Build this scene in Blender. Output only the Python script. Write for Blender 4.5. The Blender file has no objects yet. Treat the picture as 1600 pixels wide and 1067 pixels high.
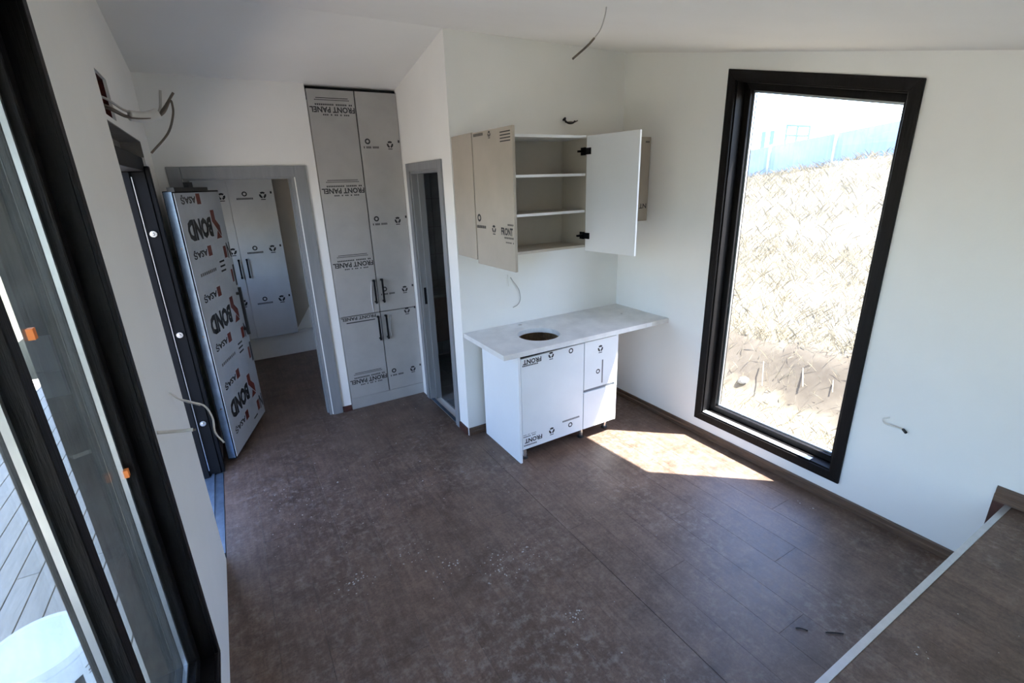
import bpy, bmesh, math, random
import numpy as np
from mathutils import Vector, Matrix

random.seed(7)
rng = np.random.default_rng(7)
scene = bpy.context.scene
COL = scene.collection

# ------------------------------------------------------------------ camera
CX, CY, CZ = -2.9479, -3.1845, 1.9466
YAW, PITCH, ROLL, FPX = 0.5246, -0.3215, -0.0315, 748.22
fwd = Vector((math.sin(YAW) * math.cos(PITCH), math.cos(YAW) * math.cos(PITCH), math.sin(PITCH)))
rgt0 = Vector((math.cos(YAW), -math.sin(YAW), 0))
up0 = rgt0.cross(fwd)
rgt = rgt0 * math.cos(ROLL) + up0 * math.sin(ROLL)
upv = up0 * math.cos(ROLL) - rgt0 * math.sin(ROLL)
cam_d = bpy.data.cameras.new('camera')
cam = bpy.data.objects.new('camera', cam_d)
COL.objects.link(cam)
cam_d.sensor_fit = 'HORIZONTAL'
cam_d.sensor_width = 36.0
cam_d.lens = FPX / 1600 * 36.0
cam_d.clip_start = 0.02
cam_d.clip_end = 500
cam.matrix_world = Matrix(((rgt.x, upv.x, -fwd.x, CX), (rgt.y, upv.y, -fwd.y, CY), (rgt.z, upv.z, -fwd.z, CZ), (0, 0, 0, 1)))
scene.camera = cam

# ------------------------------------------------------------------ world, sun, exposure
SUN_EL = math.radians(62.0)
SUN_H = Vector((-0.755, 0.656, 0)).normalized()          # horizontal travel of the sunlight
world = bpy.data.worlds.new('sky')
scene.world = world
world.use_nodes = True
wn = world.node_tree
wn.nodes.clear()
w_out = wn.nodes.new('ShaderNodeOutputWorld')
w_bg = wn.nodes.new('ShaderNodeBackground')
w_sky = wn.nodes.new('ShaderNodeTexSky')
w_sky.sky_type = 'NISHITA'
w_sky.sun_disc = False
w_sky.sun_elevation = SUN_EL
w_sky.sun_rotation = math.atan2(-SUN_H.x, -SUN_H.y)
w_sky.air_density = 1.0
w_sky.dust_density = 1.0
w_sky.ozone_density = 1.0
w_bg.inputs['Strength'].default_value = 0.84
w_mix = wn.nodes.new('ShaderNodeMix')          # a slightly deeper blue sky
w_mix.data_type = 'RGBA'
w_mix.blend_type = 'MULTIPLY'
w_mix.inputs['Factor'].default_value = 1.0
w_mix.inputs[7].default_value = (0.96, 0.98, 1.12, 1)
wn.links.new(w_sky.outputs[0], w_mix.inputs[6])
wn.links.new(w_mix.outputs[2], w_bg.inputs['Color'])
wn.links.new(w_bg.outputs[0], w_out.inputs['Surface'])

sun_d = bpy.data.lights.new('sun', 'SUN')
sun_d.energy = 30.0
sun_d.angle = math.radians(0.53)
sun_d.color = (1.0, 0.975, 0.95)
sun = bpy.data.objects.new('sun', sun_d)
COL.objects.link(sun)
sdir = (SUN_H * math.cos(SUN_EL) + Vector((0, 0, -math.sin(SUN_EL)))).normalized()
sun.rotation_euler = sdir.to_track_quat('-Z', 'Y').to_euler()
sun.location = (6, -6, 10)

vs = scene.view_settings
vs.view_transform = 'Standard'
vs.look = 'None'
vs.gamma = 1.0
vs.use_curve_mapping = False
vs.exposure = 0.95
scene.cycles.max_bounces = 14
scene.cycles.diffuse_bounces = 8
scene.cycles.sample_clamp_indirect = 8.0

# ------------------------------------------------------------------ materials
MATS = {}


def new_mat(name):
    m = bpy.data.materials.new(name)
    m.use_nodes = True
    nt = m.node_tree
    bs = nt.nodes['Principled BSDF']
    MATS[name] = m
    return m, nt, bs


def noise_node(nt, scale, detail=4.0, rough=0.6, stretch=None, coord='Object'):
    tc = nt.nodes.new('ShaderNodeTexCoord')
    no = nt.nodes.new('ShaderNodeTexNoise')
    no.inputs['Scale'].default_value = scale
    no.inputs['Detail'].default_value = detail
    no.inputs['Roughness'].default_value = rough
    src = tc.outputs[coord]
    if stretch:
        mp = nt.nodes.new('ShaderNodeMapping')
        mp.inputs['Scale'].default_value = stretch
        nt.links.new(src, mp.inputs['Vector'])
        src = mp.outputs[0]
    nt.links.new(src, no.inputs['Vector'])
    return no


def ramp(nt, src, stops):
    r = nt.nodes.new('ShaderNodeValToRGB')
    while len(r.color_ramp.elements) > 1:
        r.color_ramp.elements.remove(r.color_ramp.elements[-1])
    r.color_ramp.elements[0].position = stops[0][0]
    r.color_ramp.elements[0].color = (*stops[0][1], 1)
    for p, c in stops[1:]:
        e = r.color_ramp.elements.new(p)
        e.color = (*c, 1)
    nt.links.new(src, r.inputs[0])
    return r


def simple(name, col, rough=0.6, metal=0.0, var=0.06, scale=6.0, bump=0.0, bscale=60.0, stretch=None, spec=0.5):
    m, nt, bs = new_mat(name)
    no = noise_node(nt, scale, stretch=stretch)
    lo = tuple(max(0, c * (1 - var)) for c in col)
    hi = tuple(min(1, c * (1 + var)) for c in col)
    r = ramp(nt, no.outputs[0], [(0.3, lo), (0.7, hi)])
    nt.links.new(r.outputs[0], bs.inputs['Base Color'])
    bs.inputs['Roughness'].default_value = rough
    bs.inputs['Metallic'].default_value = metal
    bs.inputs['Specular IOR Level'].default_value = spec
    if bump:
        nb = noise_node(nt, bscale, stretch=stretch)
        b = nt.nodes.new('ShaderNodeBump')
        b.inputs['Strength'].default_value = bump
        b.inputs['Distance'].default_value = 0.01
        nt.links.new(nb.outputs[0], b.inputs['Height'])
        nt.links.new(b.outputs[0], bs.inputs['Normal'])
    return m


simple('paint', (0.83, 0.82, 0.79), 0.75, var=0.025, scale=1.6, bump=0.05, bscale=90)
simple('ceiling_paint', (0.82, 0.81, 0.785), 0.8, var=0.025, scale=1.3, bump=0.04, bscale=60)
simple('plaster', (0.24, 0.225, 0.205), 0.9, var=0.15, scale=14)
simple('black_frame', (0.006, 0.005, 0.005), 0.5, var=0.5, scale=5, bump=0.2, bscale=9, stretch=(14, 14, 1), spec=0.18)
simple('brown_trim', (0.105, 0.062, 0.04), 0.42, var=0.35, scale=6, bump=0.1, bscale=30, stretch=(18, 1.2, 18))
simple('dark_wood', (0.06, 0.018, 0.012), 0.6, var=0.3, scale=20)
simple('grey_casing', (0.235, 0.24, 0.25), 0.4, var=0.10, scale=3, stretch=(9, 9, 1))
simple('silver_film', (0.375, 0.365, 0.35), 0.34, var=0.07, scale=5, bump=0.06, bscale=14)
simple('pale_film', (0.62, 0.625, 0.63), 0.32, var=0.05, scale=5, bump=0.05, bscale=14)
simple('taupe_film', (0.40, 0.355, 0.295), 0.36, var=0.07, scale=4, bump=0.06, bscale=12)
simple('white_lacquer', (0.80, 0.815, 0.83), 0.3, var=0.02, scale=3)
simple('white_film', (0.74, 0.755, 0.765), 0.28, var=0.03, scale=4, bump=0.04, bscale=10)
simple('cabinet_inside', (0.46, 0.425, 0.365), 0.55, var=0.05, scale=4)
simple('chipboard', (0.42, 0.29, 0.17), 0.8, var=0.3, scale=40)
simple('stone_top', (0.72, 0.71, 0.69), 0.38, var=0.12, scale=7)
simple('black_print', (0.012, 0.012, 0.014), 0.5, var=0.1)
simple('grey_print', (0.16, 0.16, 0.165), 0.5, var=0.1)
simple('red_print', (0.17, 0.022, 0.014), 0.45, var=0.1)
simple('black_gap', (0.01, 0.009, 0.009), 0.8)
simple('chrome', (0.72, 0.72, 0.72), 0.18, 1.0, var=0.03)
simple('aluminium', (0.58, 0.60, 0.63), 0.33, 0.9, var=0.06, scale=30)
simple('blue_steel', (0.20, 0.27, 0.36), 0.28, 0.75, var=0.2, scale=12)
simple('black_steel', (0.006, 0.0065, 0.008), 0.55, var=0.3, scale=5, spec=0.12)
simple('black_plastic', (0.016, 0.016, 0.016), 0.5)
simple('cable_grey', (0.42, 0.40, 0.37), 0.5, var=0.1)
simple('cable_white', (0.70, 0.68, 0.63), 0.5, var=0.08)
simple('cable_brown', (0.12, 0.095, 0.075), 0.5, var=0.1)
simple('red_brick', (0.07, 0.012, 0.009), 0.95, var=0.5, scale=25)
simple('orange_block', (0.80, 0.20, 0.03), 0.5)
simple('door_film', (0.50, 0.535, 0.585), 0.27, var=0.05, scale=4, bump=0.05, bscale=9)
simple('deck_wood', (0.40, 0.335, 0.265), 0.75, var=0.16, scale=7, stretch=(8, 0.7, 8), bump=0.1, bscale=30)
simple('white_plastic', (0.78, 0.79, 0.80), 0.35)
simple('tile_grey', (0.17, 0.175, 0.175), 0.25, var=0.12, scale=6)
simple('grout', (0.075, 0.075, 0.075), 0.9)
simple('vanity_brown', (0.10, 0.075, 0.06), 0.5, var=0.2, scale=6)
simple('fence_blue', (0.34, 0.41, 0.52), 0.7, var=0.15, scale=1.2)
simple('pale_metal', (0.48, 0.48, 0.47), 0.6, var=0.1)
simple('pale_blue_metal', (0.20, 0.28, 0.40), 0.6, var=0.1)
simple('straw', (0.195, 0.168, 0.118), 0.9, var=0.35, scale=3)
simple('dull_metal', (0.20, 0.21, 0.23), 0.5, 0.3)
simple('twig', (0.30, 0.27, 0.20), 0.9, var=0.2, scale=8)
simple('stone', (0.16, 0.15, 0.135), 0.9, var=0.2, scale=8)
simple('plaster_crumb', (0.42, 0.40, 0.37), 0.9, var=0.1)
simple('shaving', (0.02, 0.016, 0.014), 0.6)
simple('facade', (0.6, 0.58, 0.55), 0.9, var=0.06)

# thin straw lets light through
nt = MATS['straw'].node_tree
bs = nt.nodes['Principled BSDF']
src = bs.inputs['Base Color'].links[0].from_socket
tl = nt.nodes.new('ShaderNodeBsdfTranslucent')
mx = nt.nodes.new('ShaderNodeMixShader')
mx.inputs[0].default_value = 0.5
nt.links.new(src, tl.inputs['Color'])
nt.links.new(bs.outputs[0], mx.inputs[1])
nt.links.new(tl.outputs[0], mx.inputs[2])
nt.links.new(mx.outputs[0], nt.nodes['Material Output'].inputs['Surface'])

# laminate: brown print with grain along the plank, worn and dusty in places
m, nt, bs = new_mat('laminate')
geo = nt.nodes.new('ShaderNodeNewGeometry')
oi = nt.nodes.new('ShaderNodeObjectInfo')
addv = nt.nodes.new('ShaderNodeVectorMath')
addv.operation = 'ADD'
cmb = nt.nodes.new('ShaderNodeCombineXYZ')
mul = nt.nodes.new('ShaderNodeMath')
mul.operation = 'MULTIPLY'
mul.inputs[1].default_value = 37.0
nt.links.new(oi.outputs['Random'], mul.inputs[0])
nt.links.new(mul.outputs[0], cmb.inputs[0])
nt.links.new(mul.outputs[0], cmb.inputs[1])
nt.links.new(geo.outputs['Position'], addv.inputs[0])
nt.links.new(cmb.outputs[0], addv.inputs[1])
mp = nt.nodes.new('ShaderNodeMapping')
mp.inputs['Scale'].default_value = (26, 2.2, 26)
nt.links.new(addv.outputs[0], mp.inputs['Vector'])
gr = nt.nodes.new('ShaderNodeTexNoise')
gr.inputs['Scale'].default_value = 1.5
gr.inputs['Detail'].default_value = 7
gr.inputs['Roughness'].default_value = 0.66
nt.links.new(mp.outputs[0], gr.inputs['Vector'])
gramp = ramp(nt, gr.outputs[0], [(0.28, (0.100, 0.062, 0.043)), (0.52, (0.132, 0.086, 0.062)), (0.75, (0.165, 0.112, 0.083))])
bl = nt.nodes.new('ShaderNodeTexNoise')
bl.inputs['Scale'].default_value = 5.5
bl.inputs['Detail'].default_value = 9
bl.inputs['Roughness'].default_value = 0.78
nt.links.new(geo.outputs['Position'], bl.inputs['Vector'])
blr = ramp(nt, bl.outputs[0], [(0.36, (0.58, 0.54, 0.52)), (0.5, (0.98, 0.96, 0.96)), (0.64, (1.32, 1.34, 1.38))])
fg = nt.nodes.new('ShaderNodeTexNoise')
fg.inputs['Scale'].default_value = 70
fg.inputs['Detail'].default_value = 5
fg.inputs['Roughness'].default_value = 0.8
nt.links.new(geo.outputs['Position'], fg.inputs['Vector'])
fgr = ramp(nt, fg.outputs[0], [(0.35, (0.68, 0.66, 0.65)), (0.65, (1.3, 1.3, 1.3))])
fgm = nt.nodes.new('ShaderNodeMix')
fgm.data_type = 'RGBA'
fgm.blend_type = 'MULTIPLY'
fgm.inputs['Factor'].default_value = 0.8
nt.links.new(gramp.outputs[0], fgm.inputs[6])
nt.links.new(fgr.outputs[0], fgm.inputs[7])
blm = nt.nodes.new('ShaderNodeMix')
blm.data_type = 'RGBA'
blm.blend_type = 'MULTIPLY'
blm.inputs['Factor'].default_value = 0.85
nt.links.new(fgm.outputs[2], blm.inputs[6])
nt.links.new(blr.outputs[0], blm.inputs[7])
hsv = nt.nodes.new('ShaderNodeHueSaturation')
vmap = nt.nodes.new('ShaderNodeMapRange')
vmap.inputs['To Min'].default_value = 0.93
vmap.inputs['To Max'].default_value = 1.07
nt.links.new(oi.outputs['Random'], vmap.inputs['Value'])
nt.links.new(vmap.outputs[0], hsv.inputs['Value'])
nt.links.new(blm.outputs[2], hsv.inputs['Color'])
# dust: footprints and plaster powder
d1 = nt.nodes.new('ShaderNodeTexNoise')
d1.inputs['Scale'].default_value = 1.3
d1.inputs['Detail'].default_value = 3
d2 = nt.nodes.new('ShaderNodeTexNoise')
d2.inputs['Scale'].default_value = 22
d2.inputs['Detail'].default_value = 6
d2.inputs['Roughness'].default_value = 0.75
nt.links.new(geo.outputs['Position'], d1.inputs['Vector'])
nt.links.new(geo.outputs['Position'], d2.inputs['Vector'])
r1 = ramp(nt, d1.outputs[0], [(0.42, (0.12, 0.12, 0.12)), (0.62, (1, 1, 1))])
r2 = ramp(nt, d2.outputs[0], [(0.50, (0, 0, 0)), (0.66, (0.75, 0.75, 0.75))])
dm = nt.nodes.new('ShaderNodeMath')
dm.operation = 'MULTIPLY'
nt.links.new(r1.outputs[0], dm.inputs[0])
nt.links.new(r2.outputs[0], dm.inputs[1])
dm2 = nt.nodes.new('ShaderNodeMath')
dm2.operation = 'MULTIPLY'
dm2.inputs[1].default_value = 0.55
nt.links.new(dm.outputs[0], dm2.inputs[0])
mix = nt.nodes.new('ShaderNodeMix')
mix.data_type = 'RGBA'
nt.links.new(dm2.outputs[0], mix.inputs['Factor'])
nt.links.new(hsv.outputs[0], mix.inputs[6])
mix.inputs[7].default_value = (0.33, 0.305, 0.285, 1)
nt.links.new(mix.outputs[2], bs.inputs['Base Color'])
rr = ramp(nt, d2.outputs[0], [(0.3, (0.36, 0.36, 0.36)), (0.7, (0.58, 0.58, 0.58))])
nt.links.new(rr.outputs[0], bs.inputs['Roughness'])
bmp = nt.nodes.new('ShaderNodeBump')
bmp.inputs['Strength'].default_value = 0.06
bmp.inputs['Distance'].default_value = 0.01
nt.links.new(gr.outputs[0], bmp.inputs['Height'])
nt.links.new(bmp.outputs[0], bs.inputs['Normal'])


def glass_mat(name, tint, dirt, refl=0.95):
    m = bpy.data.materials.new(name)
    m.use_nodes = True
    nt = m.node_tree
    nt.nodes.clear()
    out = nt.nodes.new('ShaderNodeOutputMaterial')
    tr = nt.nodes.new('ShaderNodeBsdfTransparent')
    tr.inputs[0].default_value = (*tint, 1)
    gl = nt.nodes.new('ShaderNodeBsdfGlossy')
    gl.inputs['Roughness'].default_value = 0.0
    lw = nt.nodes.new('ShaderNodeLayerWeight')
    lw.inputs['Blend'].default_value = 0.5
    pw = nt.nodes.new('ShaderNodeMath')
    pw.operation = 'POWER'
    pw.inputs[1].default_value = 5.0
    nt.links.new(lw.outputs['Facing'], pw.inputs[0])
    fr = nt.nodes.new('ShaderNodeMath')
    fr.operation = 'MULTIPLY_ADD'
    fr.inputs[1].default_value = refl
    fr.inputs[2].default_value = 0.03
    nt.links.new(pw.outputs[0], fr.inputs[0])
    mx = nt.nodes.new('ShaderNodeMixShader')
    nt.links.new(fr.outputs[0], mx.inputs[0])
    nt.links.new(tr.outputs[0], mx.inputs[1])
    nt.links.new(gl.outputs[0], mx.inputs[2])
    last = mx.outputs[0]
    if dirt:
        df = nt.nodes.new('ShaderNodeBsdfDiffuse')
        df.inputs[0].default_value = (0.55, 0.55, 0.52, 1)
        no = noise_node(nt, 9, 6, 0.7)
        r = ramp(nt, no.outputs[0], [(0.4, (dirt * 0.2,) * 3), (0.7, (dirt,) * 3)])
        mx2 = nt.nodes.new('ShaderNodeMixShader')
        nt.links.new(r.outputs[0], mx2.inputs[0])
        nt.links.new(last, mx2.inputs[1])
        nt.links.new(df.outputs[0], mx2.inputs[2])
        last = mx2.outputs[0]
    nt.links.new(last, out.inputs['Surface'])
    MATS[name] = m


glass_mat('clear_glass', (0.97, 0.985, 0.98), 0.0)
glass_mat('dusty_glass', (0.93, 0.96, 0.955), 0.07, 0.5)

# ground outside: dry grass over soil
m, nt, bs = new_mat('dry_ground')
geo = nt.nodes.new('ShaderNodeNewGeometry')
sep = nt.nodes.new('ShaderNodeSeparateXYZ')
nt.links.new(geo.outputs['Position'], sep.inputs[0])
n1 = nt.nodes.new('ShaderNodeTexNoise')
n1.inputs['Scale'].default_value = 2.6
n1.inputs['Detail'].default_value = 8
n1.inputs['Roughness'].default_value = 0.75
nt.links.new(geo.outputs['Position'], n1.inputs['Vector'])
g1 = ramp(nt, n1.outputs[0], [(0.30, (0.085, 0.062, 0.036)), (0.45, (0.155, 0.132, 0.092)), (0.7, (0.225, 0.205, 0.162))])
s1 = ramp(nt, n1.outputs[0], [(0.3, (0.048, 0.039, 0.030)), (0.7, (0.085, 0.072, 0.056))])
n3 = nt.nodes.new('ShaderNodeTexNoise')
n3.inputs['Scale'].default_value = 1.5
n3.inputs['Detail'].default_value = 5
nt.links.new(geo.outputs['Position'], n3.inputs['Vector'])
ad = nt.nodes.new('ShaderNodeMath')
ad.operation = 'MULTIPLY_ADD'
ad.inputs[1].default_value = 1.1
nt.links.new(n3.outputs[0], ad.inputs[0])
nt.links.new(sep.outputs[0], ad.inputs[2])
mr = ramp(nt, ad.outputs[0], [(0.0, (0, 0, 0)), (1.0, (0, 0, 0))])
nt.nodes.remove(mr)
band = nt.nodes.new('ShaderNodeMapRange')          # bare soil between two edges of the cut bank
band.inputs['From Min'].default_value = 1.75
band.inputs['From Max'].default_value = 1.95
nt.links.new(ad.outputs[0], band.inputs['Value'])
band2 = nt.nodes.new('ShaderNodeMapRange')
band2.inputs['From Min'].default_value = 2.75
band2.inputs['From Max'].default_value = 2.5
nt.links.new(ad.outputs[0], band2.inputs['Value'])
bm_ = nt.nodes.new('ShaderNodeMath')
bm_.operation = 'MULTIPLY'
nt.links.new(band.outputs[0], bm_.inputs[0])
nt.links.new(band2.outputs[0], bm_.inputs[1])
mix = nt.nodes.new('ShaderNodeMix')
mix.data_type = 'RGBA'
nt.links.new(bm_.outputs[0], mix.inputs['Factor'])
nt.links.new(g1.outputs[0], mix.inputs[6])
nt.links.new(s1.outputs[0], mix.inputs[7])
nt.links.new(mix.outputs[2], bs.inputs['Base Color'])
bs.inputs['Roughness'].default_value = 0.95
bs.inputs['Specular IOR Level'].default_value = 0.1


# ------------------------------------------------------------------ mesh helpers
class MB:
    """collects shapes in world coordinates (or through matrix M) for ONE mesh object"""

    def __init__(self, M=None):
        self.v, self.f, self.M = [], [], M

    def add(self, verts, faces):
        b = len(self.v)
        for p in verts:
            p = Vector(p)
            self.v.append(self.M @ p if self.M else p)
        self.f += [tuple(b + i for i in f) for f in faces]
        return self

    def box(self, x0, x1, y0, y1, z0, z1):
        return self.add([(x0, y0, z0), (x1, y0, z0), (x1, y1, z0), (x0, y1, z0), (x0, y0, z1), (x1, y0, z1), (x1, y1, z1), (x0, y1, z1)],
                        [(0, 3, 2, 1), (4, 5, 6, 7), (0, 1, 5, 4), (1, 2, 6, 5), (2, 3, 7, 6), (3, 0, 4, 7)])

    def prism(self, pts, axis, a, b):
        """polygon pts extruded along axis from a to b; pts are the other two coordinates in order"""
        n = len(pts)

        def mk(p, t):
            if axis == 'x':
                return (t, p[0], p[1])
            if axis == 'y':
                return (p[0], t, p[1])
            return (p[0], p[1], t)
        vs_ = [mk(p, a) for p in pts] + [mk(p, b) for p in pts]
        fs = [tuple(range(n))[::-1], tuple(range(n, 2 * n))]
        for i in range(n):
            j = (i + 1) % n
            fs.append((i, j, n + j, n + i))
        return self.add(vs_, fs)

    def cyl(self, p0, p1, r0, r1=None, n=16):
        r1 = r0 if r1 is None else r1
        p0, p1 = Vector(p0), Vector(p1)
        d = (p1 - p0).normalized()
        a = d.orthogonal().normalized()
        b = d.cross(a)
        vs_ = []
        for p, r in ((p0, r0), (p1, r1)):
            for i in range(n):
                t = 2 * math.pi * i / n
                vs_.append(p + (a * math.cos(t) + b * math.sin(t)) * r)
        fs = [tuple(range(n))[::-1], tuple(range(n, 2 * n))]
        for i in range(n):
            j = (i + 1) % n
            fs.append((i, j, n + j, n + i))
        return self.add(vs_, fs)

    def lathe(self, c, prof, n=32):
        vs_, fs = [], []
        for r, z in prof:
            for i in range(n):
                t = 2 * math.pi * i / n
                vs_.append((c[0] + r * math.cos(t), c[1] + r * math.sin(t), c[2] + z))
        for k in range(len(prof) - 1):
            for i in range(n):
                j = (i + 1) % n
                fs.append((k * n + i, k * n + j, (k + 1) * n + j, (k + 1) * n + i))
        fs.append(tuple(range(n))[::-1])
        fs.append(tuple((len(prof) - 1) * n + i for i in range(n)))
        return self.add(vs_, fs)

    def tube(self, pts, r, n=8, taper=None):
        """smooth tube through control points (Catmull-Rom)"""
        P = [Vector(p) for p in pts]
        Q = []
        ext = [P[0] * 2 - P[1]] + P + [P[-1] * 2 - P[-2]]
        for i in range(1, len(ext) - 2):
            for s in range(6):
                t = s / 6
                a, b, c, d = ext[i - 1], ext[i], ext[i + 1], ext[i + 2]
                Q.append(0.5 * ((2 * b) + (c - a) * t + (2 * a - 5 * b + 4 * c - d) * t * t + (3 * b - a - 3 * c + d) * t ** 3))
        Q.append(P[-1])
        vs_, fs = [], []
        ref = None
        for k, q in enumerate(Q):
            d = (Q[min(k + 1, len(Q) - 1)] - Q[max(k - 1, 0)]).normalized()
            if ref is None:
                ref = d.orthogonal().normalized()
            ref = (ref - d * ref.dot(d)).normalized()
            b = d.cross(ref)
            for i in range(n):
                t = 2 * math.pi * i / n
                vs_.append(q + (ref * math.cos(t) + b * math.sin(t)) * r)
        for k in range(len(Q) - 1):
            for i in range(n):
                j = (i + 1) % n
                fs.append((k * n + i, k * n + j, (k + 1) * n + j, (k + 1) * n + i))
        fs.append(tuple(range(n))[::-1])
        fs.append(tuple((len(Q) - 1) * n + i for i in range(n)))
        return self.add(vs_, fs)


ORIGIN = {}


def base_of(o):
    return ORIGIN.get(o.name, Vector((0, 0, 0)))


def build(name, mb, mat, parent=None, loc=(0, 0, 0), bevel=0.0, smooth=False, label=None):
    """one mesh object out of an MB given in world coordinates"""
    org = base_of(parent) if parent else Vector(loc)
    me = bpy.data.meshes.new(name)
    me.from_pydata([tuple(p - org) for p in mb.v], [], mb.f)
    bm = bmesh.new()
    bm.from_mesh(me)
    bmesh.ops.recalc_face_normals(bm, faces=bm.faces)
    if bevel:
        bmesh.ops.bevel(bm, geom=[e for e in bm.edges if len(e.link_faces) == 2 and e.calc_face_angle(0) > 0.6],
                        offset=bevel, segments=1, affect='EDGES', profile=0.5)
    bm.to_mesh(me)
    bm.free()
    if smooth:
        for p in me.polygons:
            p.use_smooth = True
    me.materials.append(MATS[mat])
    o = bpy.data.objects.new(name, me)
    COL.objects.link(o)
    if parent:
        o.parent = parent
        ORIGIN[o.name] = org
    else:
        o.location = org
        ORIGIN[o.name] = org
    if label:
        o['label'] = label
    return o


def tag(o, label, cat=None, group=None, kind=None):
    o['label'] = label
    if cat:
        o['category'] = cat
    if group:
        o['group'] = group
    if kind:
        o['kind'] = kind
    return o


def thing(name, label, cat, loc, group=None, kind=None):
    o = bpy.data.objects.new(name, None)
    COL.objects.link(o)
    o.location = loc
    o.empty_display_size = 0.1
    ORIGIN[o.name] = Vector(loc)
    return tag(o, label, cat, group, kind)


def structure(name, mb, mat, label, cat=None, bevel=0.0):
    o = build(name, mb, mat, None, bevel=bevel)
    return tag(o, label, cat, kind='structure')


# flat print: text, rings and bars in a local (u right, v up, w out) frame
FONT_CACHE = {}


def text_geo(txt, bold=0.0):
    key = (txt, bold)
    if key not in FONT_CACHE:
        cu = bpy.data.curves.new('print_text', 'FONT')
        cu.body = txt
        cu.size = 1.0
        cu.offset = bold
        cu.resolution_u = 2
        o = bpy.data.objects.new('print_text', cu)
        COL.objects.link(o)
        dg = bpy.context.evaluated_depsgraph_get()
        dg.update()
        me = bpy.data.meshes.new_from_object(o.evaluated_get(dg))
        vv = [v.co.copy() for v in me.vertices]
        ff = [tuple(p.vertices) for p in me.polygons]
        bpy.data.objects.remove(o)
        bpy.data.curves.remove(cu)
        bpy.data.meshes.remove(me)
        xs = [v.x for v in vv]
        ys = [v.y for v in vv]
        FONT_CACHE[key] = (vv, ff, min(xs), max(xs), min(ys), max(ys))
    return FONT_CACHE[key]


class Print:
    """flat marks in a (u right, v up, w out) frame; every mark becomes an object of its own"""

    def __init__(self, M):
        self.M, self.items = M, []

    def new(self, name):
        self.items.append((name, MB(self.M)))
        return self.items[-1][1]

    def text(self, txt, u, v, width, height, flip=False, bold=0.0, name='print_line'):
        vv, ff, x0, x1, y0, y1 = text_geo(txt, bold)
        sx, sy = width / (x1 - x0), height / (y1 - y0)
        s = -1 if flip else 1
        self.new(name).add([(u + s * (p.x - (x0 + x1) / 2) * sx, v + s * (p.y - (y0 + y1) / 2) * sy, 0) for p in vv], ff)
        return self

    def poly(self, pts, name='emblem'):
        self.new(name).add([(p[0], p[1], 0) for p in pts], [tuple(range(len(pts)))])
        return self

    def rect(self, u0, u1, v0, v1, name='print_bar'):
        return self.poly([(u0, v0), (u1, v0), (u1, v1), (u0, v1)], name)

    def dashes(self, u0, u1, v, h, n, seed=0):
        r = random.Random(seed)
        w = (u1 - u0) / n
        mb = self.new('small_print')
        for i in range(n):
            if r.random() < 0.86:
                x0, x1 = u0 + i * w, u0 + i * w + w * 0.68
                mb.add([(x0, v - h / 2, 0), (x1, v - h / 2, 0), (x1, v + h / 2, 0), (x0, v + h / 2, 0)], [(0, 1, 2, 3)])
        return self

    def ring(self, u, v, r, t, n=18):
        vs_ = []
        for i in range(n):
            a = 2 * math.pi * i / n
            vs_ += [(u + r * math.cos(a), v + r * math.sin(a), 0), (u + (r - t) * math.cos(a), v + (r - t) * math.sin(a), 0)]
        self.new('ring_mark').add(vs_, [(2 * i, 2 * ((i + 1) % n), 2 * ((i + 1) % n) + 1, 2 * i + 1) for i in range(n)])
        return self

    def recycle(self, u, v, s):
        """three chasing blocks round a triangle with a short caption"""
        mb = self.new('recycling_mark')
        for k in range(3):
            a = math.pi / 2 + k * 2 * math.pi / 3
            p = []
            for q in range(5):
                t = a + (q - 2) * 0.42
                p.append((u + math.cos(t) * s * 0.9, v + math.sin(t) * s * 0.9, 0))
            for q in range(4, -1, -1):
                t = a + (q - 2) * 0.42
                p.append((u + math.cos(t) * s * 0.4, v + math.sin(t) * s * 0.4, 0))
            mb.add(p, [tuple(range(len(p)))])
        mb.add([(u - s * 0.6, v - s * 1.27, 0), (u + s * 0.6, v - s * 1.27, 0), (u + s * 0.6, v - s * 1.05, 0), (u - s * 0.6, v - s * 1.05, 0)], [(0, 1, 2, 3)])
        return self


def build_print(p, mat, parent):
    for name, mb in p.items:
        o = build(name, mb, mat, parent)
        if name in ('small_print', 'recycling_mark'):
            o['kind'] = 'stuff'


def frame_y(y):          # a face that looks towards -y: u = +x, v = +z
    return Matrix(((1, 0, 0, 0), (0, 0, -1, y), (0, 1, 0, 0), (0, 0, 0, 1)))


# ------------------------------------------------------------------ dimensions
XL, XR, XC, YF = -3.274, 0.0, -1.535, 1.03
YB, YBACK, YBATH = -4.6, 3.16, 1.95
T = 0.2


def zr(y):
    return 2.872 + 0.204 * y if y < 0 else 2.872 - 0.178 * y


# ------------------------------------------------------------------ structure: walls
def wall_piece(mb, y0, y1, z0, z1, xa, xb):
    """z0/z1 numbers or functions of y"""
    f0 = z0 if callable(z0) else (lambda y: z0)
    f1 = z1 if callable(z1) else (lambda y: z1)
    ys = [y0] + ([0.0] if y0 < 0 < y1 else []) + [y1]
    pts = [(y, f0(y)) for y in ys] + [(y, f1(y)) for y in reversed(ys)]
    mb.prism(pts, 'x', xa, xb)


ZB = -0.35
W1 = dict(y0=-2.022, y1=-0.955, z0=0.14, c=0.055)
w1top = lambda y: 2.5835 - 0.2217 * (W1['y1'] - y)
oy0, oy1, oz0 = W1['y0'] + 0.055, W1['y1'] - 0.055, W1['z0'] + 0.055
otop = lambda y: w1top(y) - 0.055
mb = MB()
wall_piece(mb, YB - T, oy0, ZB, zr, 0, T)
wall_piece(mb, oy0, oy1, ZB, oz0, 0, T)
wall_piece(mb, oy0, oy1, otop, zr, 0, T)
wall_piece(mb, oy1, YBACK + T, ZB, zr, 0, T)
structure('wall_right', mb, 'paint', 'white painted wall with the tall black framed window')

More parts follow.
